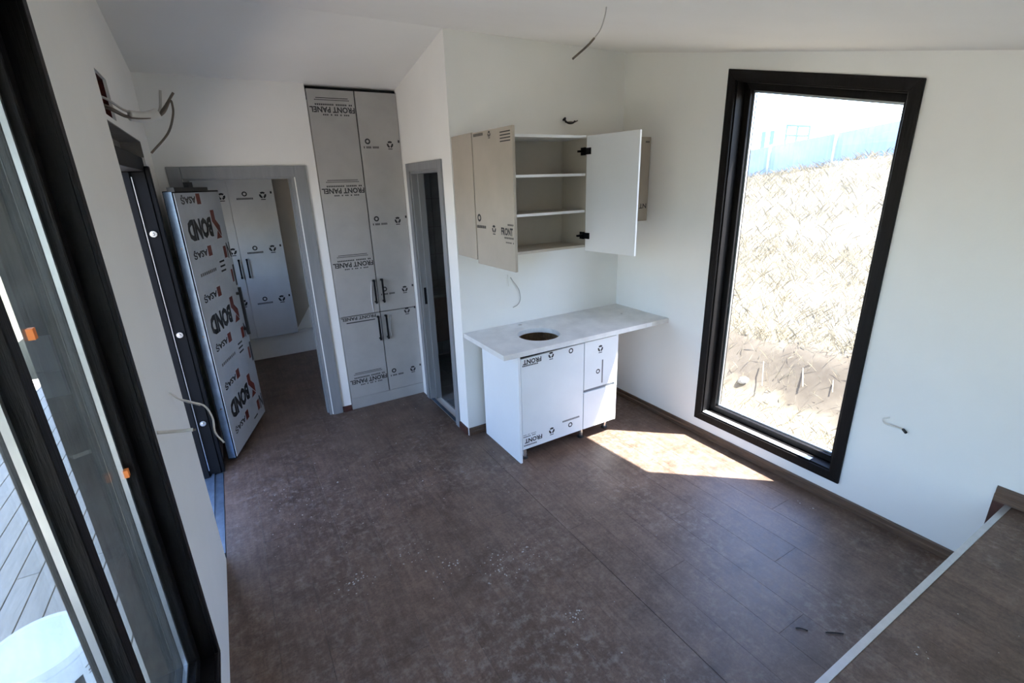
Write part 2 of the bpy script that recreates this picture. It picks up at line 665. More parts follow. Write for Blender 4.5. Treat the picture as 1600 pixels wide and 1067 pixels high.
W2 = dict(y0=-4.35, y1=-1.40, z0=0.26)  # the stretch behind the camera is added to brighten the room
w2top = lambda y: 2.43 - 0.2 * (W2['y1'] - y)
DY0, DY1, DZ = -0.50, 0.57, 2.24
HY0, HY1, HZ0, HZ1 = -0.475, -0.215, 2.262, 2.432
B0, B1, BZ0, BZ1 = 1.9, 2.6, 1.0, 1.75
xa, xb = XL - T, XL
mb = MB()
wall_piece(mb, YB - T, W2['y0'], ZB, zr, xa, xb)
wall_piece(mb, W2['y0'], W2['y1'], ZB, W2['z0'], xa, xb)
wall_piece(mb, W2['y0'], W2['y1'], w2top, zr, xa, xb)
wall_piece(mb, W2['y1'], DY0, ZB, zr, xa, xb)
wall_piece(mb, DY0, DY1, ZB, -0.03, xa, xb)
wall_piece(mb, DY0, HY0, DZ, zr, xa, xb)
wall_piece(mb, HY0, HY1, DZ, HZ0, xa, xb)
wall_piece(mb, HY0, HY1, HZ1, zr, xa, xb)
wall_piece(mb, HY0, HY1, HZ0, HZ1, xa, xa + 0.06)
wall_piece(mb, HY1, DY1, DZ, zr, xa, xb)
wall_piece(mb, DY1, B0, ZB, zr, xa, xb)
wall_piece(mb, B0, B1, ZB, BZ0, xa, xb)
wall_piece(mb, B0, B1, BZ1, zr, xa, xb)
wall_piece(mb, B1, YBACK + T, ZB, zr, xa, xb)
wl = structure('wall_left', mb, 'paint', 'white painted wall with the entrance doorway and the glazed black window')
mb = MB()
mb.box(xa + 0.06, xb - 0.012, HY0, HY0 + 0.004, HZ0, HZ1).box(xa + 0.06, xb - 0.012, HY1 - 0.004, HY1, HZ0, HZ1)
mb.box(xa + 0.06, xb - 0.012, HY0, HY1, HZ0, HZ0 + 0.004).box(xa + 0.06, xb - 0.012, HY0, HY1, HZ1 - 0.004, HZ1)
mb.box(xa + 0.06, xa + 0.064, HY0, HY1, HZ0, HZ1)
build('brick_hole_lining', mb, 'red_brick', wl, label='raw dark red brick inside the cable hole')

mb = MB()
wall_piece(mb, 0, 0.10, ZB, zr, XC, 0)
structure('wall_kitchen', mb, 'paint', 'white painted wall behind the kitchen cabinets')

KD0, KD1, KDZ = 0.222, 0.845, 2.052
mb = MB()
wall_piece(mb, 0.10, KD0, ZB, zr, XC, XC + 0.1)
wall_piece(mb, KD0, KD1, KDZ, zr, XC, XC + 0.1)
wall_piece(mb, KD0, KD1, ZB, -0.01, XC, XC + 0.1)
wall_piece(mb, KD1, YBACK, ZB, zr, XC, XC + 0.1)
structure('wall_corridor', mb, 'paint', 'white painted side wall with the narrow bathroom doorway')

FD0, FD1, FDZ = -3.128, -2.405, 2.045
mb = MB()
zt = zr(YF + 0.1)
for (x0, x1, z0, z1) in ((XL, FD0, ZB, None), (FD0, FD1, FDZ, None), (FD0, FD1, ZB, -0.01), (FD1, -2.232, ZB, None)):
    pts = [(YF, z0), (YF + 0.1, z0), (YF + 0.1, z1 if z1 else zr(YF + 0.1)), (YF, z1 if z1 else zr(YF))]
    mb.prism(pts, 'x', x0, x1)
structure('wall_far', mb, 'paint', 'white painted wall with the grey cased bedroom doorway')

mb = MB()
mb.prism([(YBACK, ZB), (YBACK + T, ZB), (YBACK + T, zr(YBACK + T)), (YBACK, zr(YBACK))], 'x', XL, 0)
structure('wall_bedroom', mb, 'paint', 'white painted wall behind the bedroom wardrobe')
mb = MB()
mb.prism([(YB - T, ZB), (YB, ZB), (YB, zr(YB)), (YB - T, zr(YB - T))], 'x', XL, 0)
structure('wall_rear', mb, 'paint', 'white painted wall closing the raised sleeping platform')

mb = MB()
mb.prism([(YB - T, zr(YB - T)), (0, zr(0)), (0, zr(0) + 0.15), (YB - T, zr(YB - T) + 0.15)], 'x', XL - T - 0.55, T + 0.01)  # wide overhang past the left wall is added to cut sky light
structure('ceiling_front', mb, 'ceiling_paint', 'white sloping ceiling over the kitchen floor')
mb = MB()
mb.prism([(0, zr(0)), (YBACK + T, zr(YBACK + T)), (YBACK + T, zr(YBACK + T) + 0.15), (0, zr(0) + 0.15)], 'x', XL - T - 0.55, T + 0.01)  # same added eave, unseen, holding back skylight at the entrance
structure('ceiling_back', mb, 'ceiling_paint', 'white ceiling sloping down over the corridor')

# ------------------------------------------------------------------ structure: floors and planks
YP, ZP = -2.712, 0.43
mb = MB()
mb.box(XL, 0, YP, 0, -0.15, -0.009)
mb.box(XL, XC, 0, YBACK, -0.15, -0.009)
floor = structure('floor', mb, 'black_gap', 'dusty dark brown laminate floor of the kitchen and corridor')
PLANK_MESH = {}


def plank(parent, name, x0, x1, y0, y1, ztop, mat='laminate', th=0.008, gap=0.0006):
    sx, sy = round(x1 - x0 - gap, 4), round(y1 - y0 - gap, 4)
    if sx < 0.004 or sy < 0.01:
        return
    key = (sx, sy, th, mat)
    if key not in PLANK_MESH:
        b = MB().box(-sx / 2, sx / 2, -sy / 2, sy / 2, -th, 0)
        me = bpy.data.meshes.new(name)
        me.from_pydata([tuple(p) for p in b.v], [], b.f)
        bm = bmesh.new()
        bm.from_mesh(me)
        top = [e for e in bm.edges if all(v.co.z > -1e-6 for v in e.verts)]
        bmesh.ops.bevel(bm, geom=top, offset=0.0007, segments=1, affect='EDGES')
        bm.to_mesh(me)
        bm.free()
        me.materials.append(MATS[mat])
        PLANK_MESH[key] = me
    o = bpy.data.objects.new(name, PLANK_MESH[key])
    COL.objects.link(o)
    o.location = ((x0 + x1) / 2, (y0 + y1) / 2, ztop)
    o.parent = parent
    return o


PW, PL = 0.193, 1.38
k = 0
x = XL
while x < -0.005:
    x1 = min(x + PW, 0.0)
    yend = YBACK if x1 <= XC + 0.001 else 0.0
    if x < XC < x1:
        yend = YBACK
        x1 = XC
    y = YP - [0.0, 0.52, 1.04, 0.26, 0.78][k % 5]
    while y < yend:
        a, b = max(y, YP), min(y + PL, yend)
        if b - a > 0.02:
            plank(floor, 'plank', x, x1, a, b, 0.0)
        y += PL
    x = x1
    k += 1

mb = MB().box(XL, 0, YB, YP - 0.006, -0.15, ZP - 0.009)
plat = structure('floor_platform', mb, 'plaster', 'raised brown laminate platform with a grey metal edge strip')
x, k = XL, 2
while x < -0.005:
    x1 = min(x + PW, 0.0)
    y = YP - 0.012
    a = y - [0.9, 1.2, 0.6][k % 3]
    while y > YB + 0.01:
        plank(plat, 'plank', x, x1, max(a, YB), y, ZP)
        y, a = a, a - PL
    x = x1
    k += 1
mb = MB().box(XL, -0.004, YP - 0.016, YP, ZP - 0.03, ZP - 0.001).box(XL, -0.004, YP - 0.022, YP + 0.001, ZP - 0.001, ZP + 0.003)
build('edge_strip', mb, 'aluminium', plat, label='grey aluminium edge strip')

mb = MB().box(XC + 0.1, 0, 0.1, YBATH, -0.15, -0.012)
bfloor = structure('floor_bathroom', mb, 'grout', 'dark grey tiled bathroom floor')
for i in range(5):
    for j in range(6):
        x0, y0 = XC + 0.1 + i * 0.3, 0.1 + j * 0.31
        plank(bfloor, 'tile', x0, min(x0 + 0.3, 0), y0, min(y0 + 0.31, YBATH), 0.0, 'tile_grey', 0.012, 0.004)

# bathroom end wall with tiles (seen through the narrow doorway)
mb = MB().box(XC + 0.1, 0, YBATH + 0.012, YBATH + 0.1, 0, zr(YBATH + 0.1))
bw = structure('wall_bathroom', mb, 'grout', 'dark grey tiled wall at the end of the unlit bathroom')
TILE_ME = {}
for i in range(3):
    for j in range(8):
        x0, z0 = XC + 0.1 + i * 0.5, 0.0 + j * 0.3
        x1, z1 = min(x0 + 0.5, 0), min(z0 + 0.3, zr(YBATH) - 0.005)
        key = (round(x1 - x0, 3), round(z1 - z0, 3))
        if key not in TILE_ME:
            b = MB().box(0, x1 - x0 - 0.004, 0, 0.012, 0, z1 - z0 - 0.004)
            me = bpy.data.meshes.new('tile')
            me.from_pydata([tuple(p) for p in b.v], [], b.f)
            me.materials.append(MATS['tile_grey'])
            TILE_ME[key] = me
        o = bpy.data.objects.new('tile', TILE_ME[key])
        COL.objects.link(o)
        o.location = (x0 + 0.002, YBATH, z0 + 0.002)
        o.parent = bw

# ------------------------------------------------------------------ baseboards
def skirting_profile(h, t):
    return [(0, 0), (t, 0), (t, h * 0.45), (t * 0.62, h * 0.55), (t * 0.62, h * 0.88), (t * 0.3, h), (0, h)]


def skirting_x(name, xwall, sgn, y0, y1, z, label, h=0.062, t=0.016):
    """runs along y on a wall at x = xwall"""
    mb = MB()
    vs_, n = [], 7
    pr_ = skirting_profile(h, t)
    mb.add([(xwall + sgn * p[0], y0, z + p[1]) for p in pr_] + [(xwall + sgn * p[0], y1, z + p[1]) for p in pr_],
           [tuple(range(n)), tuple(range(n, 2 * n))] + [(i, (i + 1) % n, n + (i + 1) % n, n + i) for i in range(n)])
    return structure(name, mb, 'brown_trim', label)


def skirting_y(name, ywall, x0, x1, z, label, h=0.062, t=0.016, mat='brown_trim'):
    mb = MB()
    pr_ = skirting_profile(h, t)
    n = 7
    mb.add([(x0, ywall - p[0], z + p[1]) for p in pr_] + [(x1, ywall - p[0], z + p[1]) for p in pr_],
           [tuple(range(n)), tuple(range(n, 2 * n))] + [(i, (i + 1) % n, n + (i + 1) % n, n + i) for i in range(n)])
    return structure(name, mb, mat, label)


skirting_x('baseboard_right', 0, -1, YP + 0.045, -0.017, 0.0005, 'brown moulded baseboard below the tall black window')
skirting_x('baseboard_platform', 0, -1, YB, YP + 0.045, ZP + 0.003, 'brown moulded baseboard along the raised platform', h=0.075, t=0.018)
mb = MB().box(-0.018, -0.0005, YP + 0.003, YP + 0.045, 0.001, ZP + 0.003)
structure('trim_1', mb, 'dark_wood', 'dark reddish upright trim where the platform meets the wall')
skirting_y('baseboard_kitchen', 0, -1.533, -0.0165, 0.0005, 'brown baseboard under the kitchen worktop')
skirting_y('baseboard_far', YF, -2.312, -2.234, 0.0005, 'short dark baseboard between the doorway and the tall cupboard', h=0.05, mat='dark_wood')
skirting_y('baseboard_bedroom', YBACK, -3.26, XC - 0.005, 0.0005, 'thin dark baseboard in the bedroom', h=0.035, mat='dark_wood')
mb = MB().box(XC - 0.014, XC, 0.012, 0.155, 0.0005, 0.06)
structure('baseboard_corridor', mb, 'dark_wood', 'short dark baseboard beside the bathroom doorway')

# ------------------------------------------------------------------ window_1 (tall, in wall_right)
def quad_frame(mb, y0, y1, zb0, top, w, xa_, xb_):
    """mitred frame with level sill and sloping head; top(y) is the outer head line"""
    sl = (top(y1) - top(y0)) / (y1 - y0)
    out = [(y0, zb0), (y1, zb0), (y1, top(y1)), (y0, top(y0))]
    hd = w * math.sqrt(1 + sl * sl)
    inn = [(y0 + w, zb0 + w), (y1 - w, zb0 + w), (y1 - w, top(y1 - w) - hd), (y0 + w, top(y0 + w) - hd)]
    for i in range(4):
        j = (i + 1) % 4
        mb.prism([out[i], out[j], inn[j], inn[i]], 'x', xa_, xb_)
    return inn


win1 = thing('window_1', 'tall black framed window looking out on a dry grass slope', 'window', (0.1, -1.49, 0.14), kind='structure')
mb = MB()
quad_frame(mb, W1['y0'], W1['y1'], W1['z0'], w1top, 0.058, -0.016, 0.0)
build('casing', mb, 'black_frame', win1, bevel=0.002)
mb = MB()
quad_frame(mb, oy0, oy1, oz0, otop, 0.012, 0.0, T + 0.01)
build('jamb_lining', mb, 'black_frame', win1)
mb = MB()
inn = quad_frame(mb, oy0 + 0.012, oy1 - 0.012, oz0 + 0.012, lambda y: otop(y) - 0.012, 0.04, 0.08, 0.14)
build('sash', mb, 'black_frame', win1, bevel=0.003)
mb = MB().box(-0.004, 0.034, oy0 + 0.13, oy1 - 0.013, oz0 + 0.0122, oz0 + 0.016)
build('sill_sunlight', mb, 'white_plastic', win1, label='white strip painting the sunlight along the window sill')  # white colour and shortened end stand in for sunlight on the black sill
mb = MB()
mb.prism(inn, 'x', 0.105, 0.109)
build('pane', mb, 'clear_glass', win1)
mb = MB()
quad_frame(mb, inn[0][0], inn[1][0], inn[0][1], lambda y: inn[3][1] + (inn[2][1] - inn[3][1]) / (inn[2][0] - inn[3][0]) * (y - inn[3][0]), 0.012, 0.11, 0.125)
build('glazing_spacer', mb, 'aluminium', win1)

# ------------------------------------------------------------------ window_2 (glazed front, in wall_left)
win2 = thing('window_2', 'floor length black framed window beside the entrance, looking on the timber deck', 'window', (XL - 0.1, -2.2, W2['z0']), kind='structure')
mb = MB()
quad_frame(mb, W2['y0'] - 0.02, W2['y1'] + 0.02, W2['z0'] - 0.02, lambda y: w2top(y) + 0.02, 0.045, XL, XL + 0.012)
build('casing', mb, 'black_frame', win2, bevel=0.002)
mb = MB()
quad_frame(mb, W2['y0'], W2['y1'], W2['z0'], w2top, 0.025, XL - T, XL)
build('jamb_lining', mb, 'black_frame', win2)
i0 = (W2['y0'] + 0.025, W2['y1'] - 0.025, W2['z0'] + 0.025)
mb = MB()
inn2 = quad_frame(mb, i0[0], i0[1], i0[2], lambda y: w2top(y) - 0.026, 0.055, XL - 0.11, XL - 0.045)
build('sash_frame', mb, 'black_frame', win2, bevel=0.003)
MY0, MY1 = -2.045, -2.0
NY0, NY1 = -3.245, -3.2
for (a_, b_) in ((MY0, MY1), (NY0, NY1)):
    mb = MB().prism([(a_, inn2[0][1]), (b_, inn2[0][1]), (b_, w2top(b_) - 0.08), (a_, w2top(a_) - 0.08)], 'x', XL - 0.10, XL - 0.036)
    build('mullion', mb, 'black_frame', win2, bevel=0.002)
topin = lambda y: inn2[3][1] + (inn2[2][1] - inn2[3][1]) / (inn2[2][0] - inn2[3][0]) * (y - inn2[3][0])
for (ya, yb) in ((MY1, inn2[1][0]), (NY1, MY0), (inn2[0][0], NY0)):
    for xg in (XL - 0.066, XL - 0.086):
        mb = MB().prism([(ya, inn2[0][1]), (yb, inn2[0][1]), (yb, topin(yb)), (ya, topin(ya))], 'x', xg - 0.003, xg)
        build('pane', mb, 'dusty_glass', win2)
    mb = MB()
    quad_frame(mb, ya, yb, inn2[0][1], topin, 0.014, XL - 0.083, XL - 0.070)
    build('glazing_spacer', mb, 'aluminium', win2, label='light grey spacer between the two sheets of glass')
for (yy, zz) in ((-1.496, 1.13), (-1.83, 1.66)):
    mb = MB().box(XL - 0.0695, XL - 0.058, yy - 0.009, yy + 0.009, zz, zz + 0.024)
    build('setting_block', mb, 'orange_block', win2, label='small orange setting block')

# ------------------------------------------------------------------ added_window (unseen, added to light the bedroom, in wall_left)
added_win = thing('added_window', 'unseen window added to light the bedroom, behind the open entrance door', 'window', (XL - 0.1, 2.15, BZ0), kind='structure')
mb = MB()
inn3 = quad_frame(mb, B0, B1, BZ0, lambda y: BZ1, 0.06, XL - 0.13, XL - 0.06)
build('sash', mb, 'black_frame', added_win)
mb = MB().prism(inn3, 'x', XL - 0.10, XL - 0.096)
build('pane', mb, 'clear_glass', added_win)

# ------------------------------------------------------------------ door_1: entrance frame and the film covered leaf swung inwards
door1 = thing('door_1', 'black entrance door swung inwards, its face wrapped in printed protective film', 'door', (XL - 0.05, 0.5, 0), kind='structure')
mb = MB()
mb.box(XL - 0.13, XL - 0.012, 0.505, 0.569, 0.0, 2.07)
mb.box(XL - 0.13, XL - 0.085, 0.478, 0.505, 0.0, 2.07)
mb.box(XL - 0.012, XL + 0.012, 0.515, 0.585, 0.0, 2.10)
build('jamb', mb, 'black_steel', door1, bevel=0.003)
mb = MB()
mb.box(XL - 0.0835, XL - 0.0785, 0.495, 0.5049, 0.05, 2.04)
build('jamb_seal', mb, 'aluminium', door1)
mb = MB()
mb.box(XL - 0.13, XL - 0.012, -0.499, -0.44, 0.0, 2.07)
mb.box(XL - 0.13, XL - 0.085, -0.44, -0.413, 0.0, 2.07)
build('jamb', mb, 'black_steel', door1, bevel=0.003)
mb = MB()
mb.box(XL - 0.13, XL - 0.012, -0.499, 0.569, 2.0702, 2.15)
build('frame_head', mb, 'black_steel', door1, bevel=0.003)
mb = MB().box(XL - 0.11, XL - 0.10, -0.499, 0.569, 2.1502, 2.239)
mb.box(XL - 0.10, XL - 0.001, 0.565, 0.5695, 2.1502, 2.239).box(XL - 0.10, XL - 0.001, -0.499, 0.565, 2.235, 2.2395)
build('infill_board', mb, 'plaster', door1, label='bare grey brown board above the door frame')
mb = MB().box(XL - 0.19, XL - 0.002, -0.44, 0.505, -0.029, 0.004)
mb.box(XL - 0.07, XL - 0.055, -0.44, 0.505, 0.004, 0.014)
build('threshold', mb, 'blue_steel', door1, label='bluish steel threshold strip')
for z in (1.71, 1.065, 0.42):
    mb = MB().cyl((XL - 0.045, 0.504, z), (XL - 0.045, 0.487, z), 0.021, 0.019, 16).cyl((XL - 0.045, 0.487, z), (XL - 0.045, 0.474, z), 0.009, 0.006, 12)
    build('dog_bolt', mb, 'chrome', door1, smooth=False, label='round chrome bolt on the black door jamb')
P0 = Vector((-3.178, 0.60, 0))
LD = Vector((0.318, 0.948, 0)).normalized()       # along the leaf, hinge to lock
LN = Vector((LD.y, -LD.x, 0))                      # face that looks at the room
LM = Matrix(((LD.x, 0, LN.x, P0.x), (LD.y, 0, LN.y, P0.y), (0, 1, 0, 0), (0, 0, 0, 1)))  # u along, v up, w out
LW, LZ0, LZ1, LTH = 0.80, 0.035, 1.955, 0.062
mb = MB(LM).box(0.004, LW, LZ0, LZ1, -LTH, -0.004)
leaf = build('leaf', mb, 'black_steel', door1, bevel=0.003)
mb = MB(LM).box(0.012, LW - 0.012, LZ0 + 0.012, LZ1 - 0.012, -0.004, 0.0)
build('film_sheet', mb, 'door_film', leaf, label='pale blue grey protective film with upside-down lettering')
mb = MB(LM).box(0.0, 0.004, LZ0 + 0.01, LZ1 - 0.005, -LTH + 0.006, -0.008)
build('hinge_edge', mb, 'blue_steel', leaf, label='steel edge strip of the door, tinted blue for the reflected sky')  # reflected sky is put into the blue of this steel
LMf = LM @ Matrix.Translation((0, 0, 0.0012))
pb, prd, pg_ = Print(LMf), Print(LMf), Print(LMf)
for r in range(3):
    zt_ = 1.90 - r * 0.66
    def row(dz):
        return zt_ - dz
    for dz in (0.0, 0.36):
        if row(dz) > 0.1:
            pb.text('ASAŞ', 0.205, row(dz), 0.24, 0.06, True, 0.035)
            prd.rect(0.335, 0.405, row(dz) - 0.036, row(dz) + 0.036)
    if row(0.2) > 0.12:
        pb.text('BOND', 0.30, row(0.2), 0.42, 0.145, True, 0.06)
        z = row(0.185)
        prd.poly([(0.53, z + 0.10), (0.60, z + 0.10), (0.60, z + 0.03), (0.665, z - 0.02), (0.665, z - 0.10), (0.53, z + 0.02)])
        prd.poly([(0.555, z - 0.11), (0.665, z - 0.11), (0.60, z - 0.05)])
    if row(0.5) > 0.1:
        pg_.dashes(0.12, 0.42, row(0.5), 0.022, 9, r)
    for q in range(3):
        if row(0.47 + q * 0.035) > 0.08:
            pb.rect(0.50, 0.60, row(0.47 + q * 0.035), row(0.47 + q * 0.035) + 0.014)
    if row(0.40) > 0.1:
        prd.rect(0.63, 0.69, row(0.40) - 0.05, row(0.40) + 0.04)
        pb.text('N', 0.74, row(0.40), 0.07, 0.12, True, 0.03)
    if row(0.58) > 0.1:
        prd.rect(0.69, 0.73, row(0.60) - 0.05, row(0.60) + 0.05)
        pb.rect(0.745, 0.78, row(0.60) - 0.09, row(0.60) + 0.08)
build_print(pb, 'black_print', leaf)
build_print(prd, 'red_print', leaf)
build_print(pg_, 'grey_print', leaf)
mb = MB(LM).box(0.0, 0.55, LZ1 - 0.004, LZ1 + 0.022, -0.03, 0.012).box(0.26, 0.33, LZ1 + 0.022, LZ1 + 0.055, -0.03, 0.0)
build('door_closer', mb, 'black_plastic', door1, label='black closer rail along the top of the door')
for z in (1.60, 1.0, 0.45):
    mb = MB(LM).cyl((-0.003, z, -0.025), (0.0002, z, -0.025), 0.007, 0.007, 10)
    build('screw', mb, 'chrome', leaf)
mb = MB(LM).box(LW - 0.10, LW - 0.08, 0.80, 1.20, 0.02, 0.04).box(LW - 0.10, LW - 0.08, 0.84, 0.86, 0.0, 0.02).box(LW - 0.10, LW - 0.08, 1.14, 1.16, 0.0, 0.02)
build('pull_handle', mb, 'black_plastic', leaf)

# ------------------------------------------------------------------ door_2 / door_3: cased openings
def casing_y(mb, x0, x1, zt_, w, yf, depth):
    mb.box(x0, x0 + w, yf - depth, yf, 0.001, zt_)
    mb.box(x1 - w, x1, yf - depth, yf, 0.001, zt_)
    mb.box(x0 + w, x1 - w, yf - depth, yf, zt_ - w, zt_)


door3 = thing('door_3', 'grey cased doorway into the bedroom, without a leaf', 'doorway', (-2.77, YF, 0), kind='structure')
mb = MB()
x0, x1, zt_, w, dp = -3.212, -2.315, 2.114, 0.082, 0.018
mb.box(x0, x0 + w, YF - dp, YF, 0.001, zt_)
build('casing_upright', mb, 'grey_casing', door3, bevel=0.002)
mb = MB().box(x1 - w, x1, YF - dp, YF, 0.001, zt_)
build('casing_upright', mb, 'grey_casing', door3, bevel=0.002)
mb = MB().box(x0 + w + 0.0005, x1 - w - 0.0005, YF - dp, YF, zt_ - w, zt_)
build('casing_head', mb, 'grey_casing', door3, bevel=0.002)
mb = MB()
mb.box(FD0, FD0 + 0.022, YF + 0.0005, YF + 0.10, 0.001, FDZ - 0.0005).box(FD1 - 0.022, FD1, YF + 0.0005, YF + 0.10, 0.001, FDZ - 0.0005)
mb.box(FD0 + 0.022, FD1 - 0.022, YF + 0.0005, YF + 0.10, FDZ - 0.022, FDZ - 0.0005)
mb.box(FD0 + 0.022, FD0 + 0.034, YF + 0.055, YF + 0.10, 0.001, FDZ - 0.022).box(FD1 - 0.034, FD1 - 0.022, YF + 0.055, YF + 0.10, 0.001, FDZ - 0.022)
build('lining', mb, 'grey_casing', door3)

door2 = thing('door_2', 'narrow grey cased doorway into the dark bathroom', 'doorway', (XC, 0.53, 0), kind='structure')
y0, y1, w = 0.161, 0.905, 0.062
mb = MB().box(XC - 0.016, XC, y0, y0 + w, 0.001, 2.114)
build('casing_upright', mb, 'grey_casing', door2, bevel=0.002)
mb = MB().box(XC - 0.016, XC, y1 - w, y1, 0.001, 2.114)
build('casing_upright', mb, 'grey_casing', door2, bevel=0.002)
mb = MB().box(XC - 0.016, XC, y0 + w + 0.0005, y1 - w - 0.0005, 2.114 - w, 2.114)
build('casing_head', mb, 'grey_casing', door2, bevel=0.002)
mb = MB()
mb.box(XC + 0.0005, XC + 0.10, KD0, KD0 + 0.02, 0.001, KDZ - 0.0005)
mb.box(XC + 0.0005, XC + 0.10, KD1 - 0.02, KD1, 0.001, KDZ - 0.0005).box(XC + 0.05, XC + 0.10, KD1 - 0.034, KD1 - 0.02, 0.001, KDZ - 0.02)
mb.box(XC + 0.0005, XC + 0.10, KD0 + 0.02, KD1 - 0.02, KDZ - 0.02, KDZ - 0.0005)
build('lining', mb, 'grey_casing', door2)
mb = MB().box(XC + 0.02, XC + 0.042, KD1 - 0.0225, KD1 - 0.0202, 0.93, 1.08)
build('strike_plate', mb, 'black_steel', door2)
mb = MB().box(XC + 0.002, XC + 0.03, KD0 + 0.02, KD1 - 0.02, 0.0005, 0.006)
build('threshold', mb, 'blue_steel', door2, label='thin metal threshold strip')

# ------------------------------------------------------------------ bathroom vanity glimpsed through door_2
van = thing('bathroom_vanity', 'dark brown vanity unit in the unlit bathroom beyond the narrow doorway', 'cabinet', (-1.0, 1.7, 0))
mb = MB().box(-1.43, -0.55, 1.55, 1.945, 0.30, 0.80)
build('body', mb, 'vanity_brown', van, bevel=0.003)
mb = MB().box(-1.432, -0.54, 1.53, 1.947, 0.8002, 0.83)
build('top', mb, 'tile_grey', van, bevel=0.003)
for zz in (0.32, 0.565):
    mb = MB().box(-1.42, -0.56, 1.534, 1.5497, zz, zz + 0.225)
    dr = build('drawer', mb, 'vanity_brown', van, bevel=0.002)
    mb = MB().cyl((-1.2, 1.533, zz + 0.14), (-1.2, 1.515, zz + 0.14), 0.012, 0.015, 12)
    build('knob', mb, 'black_plastic', dr)
for xx in (-1.40, -0.60):
    mb = MB().cyl((xx, 1.60, 0.0), (xx, 1.60, 0.30), 0.018, 0.018, 12)
    build('leg', mb, 'black_steel', van)
    mb = MB().cyl((xx, 1.90, 0.0), (xx, 1.90, 0.30), 0.018, 0.018, 12)
    build('leg', mb, 'black_steel', van)

# ------------------------------------------------------------------ tall cupboard
tall = thing('tall_cupboard', 'floor to ceiling four door cupboard in grey film with upside-down print', 'cupboard', (-1.88, 1.3, 0))
tx0, tx1, tyf = -2.228, -1.5365, YF - 0.012
mb = MB()
mb.box(tx0, tx0 + 0.018, tyf + 0.02, YF + 0.57, 0.0, 2.58).box(tx1 - 0.018, tx1, tyf + 0.02, YF + 0.57, 0.0, 2.58)
mb.box(tx0 + 0.018, tx1 - 0.018, YF + 0.555, YF + 0.57, 0.08, 2.58)
mb.box(tx0 + 0.018, tx1 - 0.018, tyf + 0.03, YF + 0.555, 2.56, 2.58).box(tx0 + 0.018, tx1 - 0.018, tyf + 0.03, YF + 0.555, 0.08, 0.10)
mb.box(tx0 + 0.018, tx1 - 0.018, tyf + 0.03, YF + 0.555, 0.864, 0.882)
build('carcass', mb, 'cabinet_inside', tall)
mb = MB().box(tx0, tx1, tyf + 0.03, tyf + 0.046, 2.5802, 2.677)
build('top_gap_shade', mb, 'black_gap', tall, label='black strip painting the shade of the gap above the cupboard doors')  # black strip stands in for the shade in the gap under the ceiling
mb = MB().box(tx0, tx1, tyf + 0.004, tyf + 0.02, 0.001, 0.105)
build('plinth', mb, 'silver_film', tall)
xm = -1.873
mb = MB().box(xm - 0.02, xm + 0.02, tyf + 0.0185, tyf + 0.022, 0.108, 2.655).box(tx0 + 0.02, tx1 - 0.02, tyf + 0.0185, tyf + 0.022, 0.862, 0.888)
build('gap_shade', mb, 'black_gap', tall, label='black strips painting the shadow gap between the cupboard doors')  # shade of the door joints, painted as black strips behind them
doors = ((tx0 + 0.002, xm - 0.004, 0.8785, 2.655, 'L'), (xm + 0.004, tx1 - 0.002, 0.8785, 2.655, 'R'), (tx0 + 0.002, xm - 0.004, 0.108, 0.8715, 'L'), (xm + 0.004, tx1 - 0.002, 0.108, 0.8715, 'R'))
for (x0, x1, z0, z1, side) in doors:
    d = build('door', MB().box(x0, x1, tyf, tyf + 0.018, z0, z1), 'silver_film', tall, bevel=0.0015)
    p = Print(frame_y(tyf - 0.0009))
    for zz in (2.515, 1.919, 1.321, 0.858, 0.263):
        if side == 'L' and z0 + 0.03 < zz + 0.02 < z1 + 0.05:
            if zz == 0.858:
                p.text('FRONT PANEL', x0 + 0.16, zz - 0.006, 0.30, 0.03, True, 0.03)
                p.rect(x0 + 0.05, x0 + 0.3, zz - 0.045, zz - 0.036)
            else:
                p.text('FRONT PANEL', x0 + 0.176, zz, 0.335, 0.042, True, 0.03)
                p.dashes(x0 + 0.05, x0 + 0.33, zz + 0.036, 0.012, 20, 3)
                p.dashes(x0 + 0.10, x0 + 0.30, zz - 0.036, 0.010, 14, 5)
                p.dashes(x0 + 0.05, x0 + 0.31, zz + 0.068, 0.007, 26, 6)
                p.rect(x0 + 0.06, x0 + 0.30, zz + 0.079, zz + 0.084)
    for zz in (2.293, 1.683, 1.075, 0.868, 0.295):
        if side == 'R' and z0 + 0.03 < zz < z1:
            if zz != 0.868:
                p.ring(-1.81, zz, 0.022, 0.011)
                p.dashes(-1.845, -1.72, zz - 0.045, 0.016, 12, 8)
            p.recycle(-1.627, zz - 0.022 if zz != 0.868 else 0.852, 0.03)
            p.rect(tx1 - 0.022, tx1 - 0.008, zz - 0.008, zz + 0.012)
    build_print(p, 'black_print', d)
    hx = xm - 0.028 if side == 'L' else xm + 0.042
    hz0, hz1 = (0.962, 1.175) if z0 > 0.5 else (0.622, 0.848)
    mb = MB().cyl((hx, tyf - 0.03, hz0), (hx, tyf - 0.03, hz1), 0.0085, 0.0085, 12)
    for hz in (hz0 + 0.012, hz1 - 0.012):
        mb.cyl((hx, tyf - 0.0002, hz), (hx, tyf - 0.034, hz), 0.010, 0.010, 12)
    build('handle', mb, 'black_steel', d, label='slim black bar handle')
# torn strips of film round the handles
for q, (sx, sz0, sz1) in enumerate(((-1.93, 0.88, 1.16), (-1.795, 0.63, 0.83))):
    mb = MB().tube([(sx, tyf - 0.003, sz0), (sx - 0.008, tyf - 0.012, (sz0 + sz1) / 2), (sx + 0.012, tyf - 0.003, sz1)], 0.0028, 6)
    build('torn_film', mb, 'white_lacquer', tall, smooth=True, label='whitish torn strip of protective film')

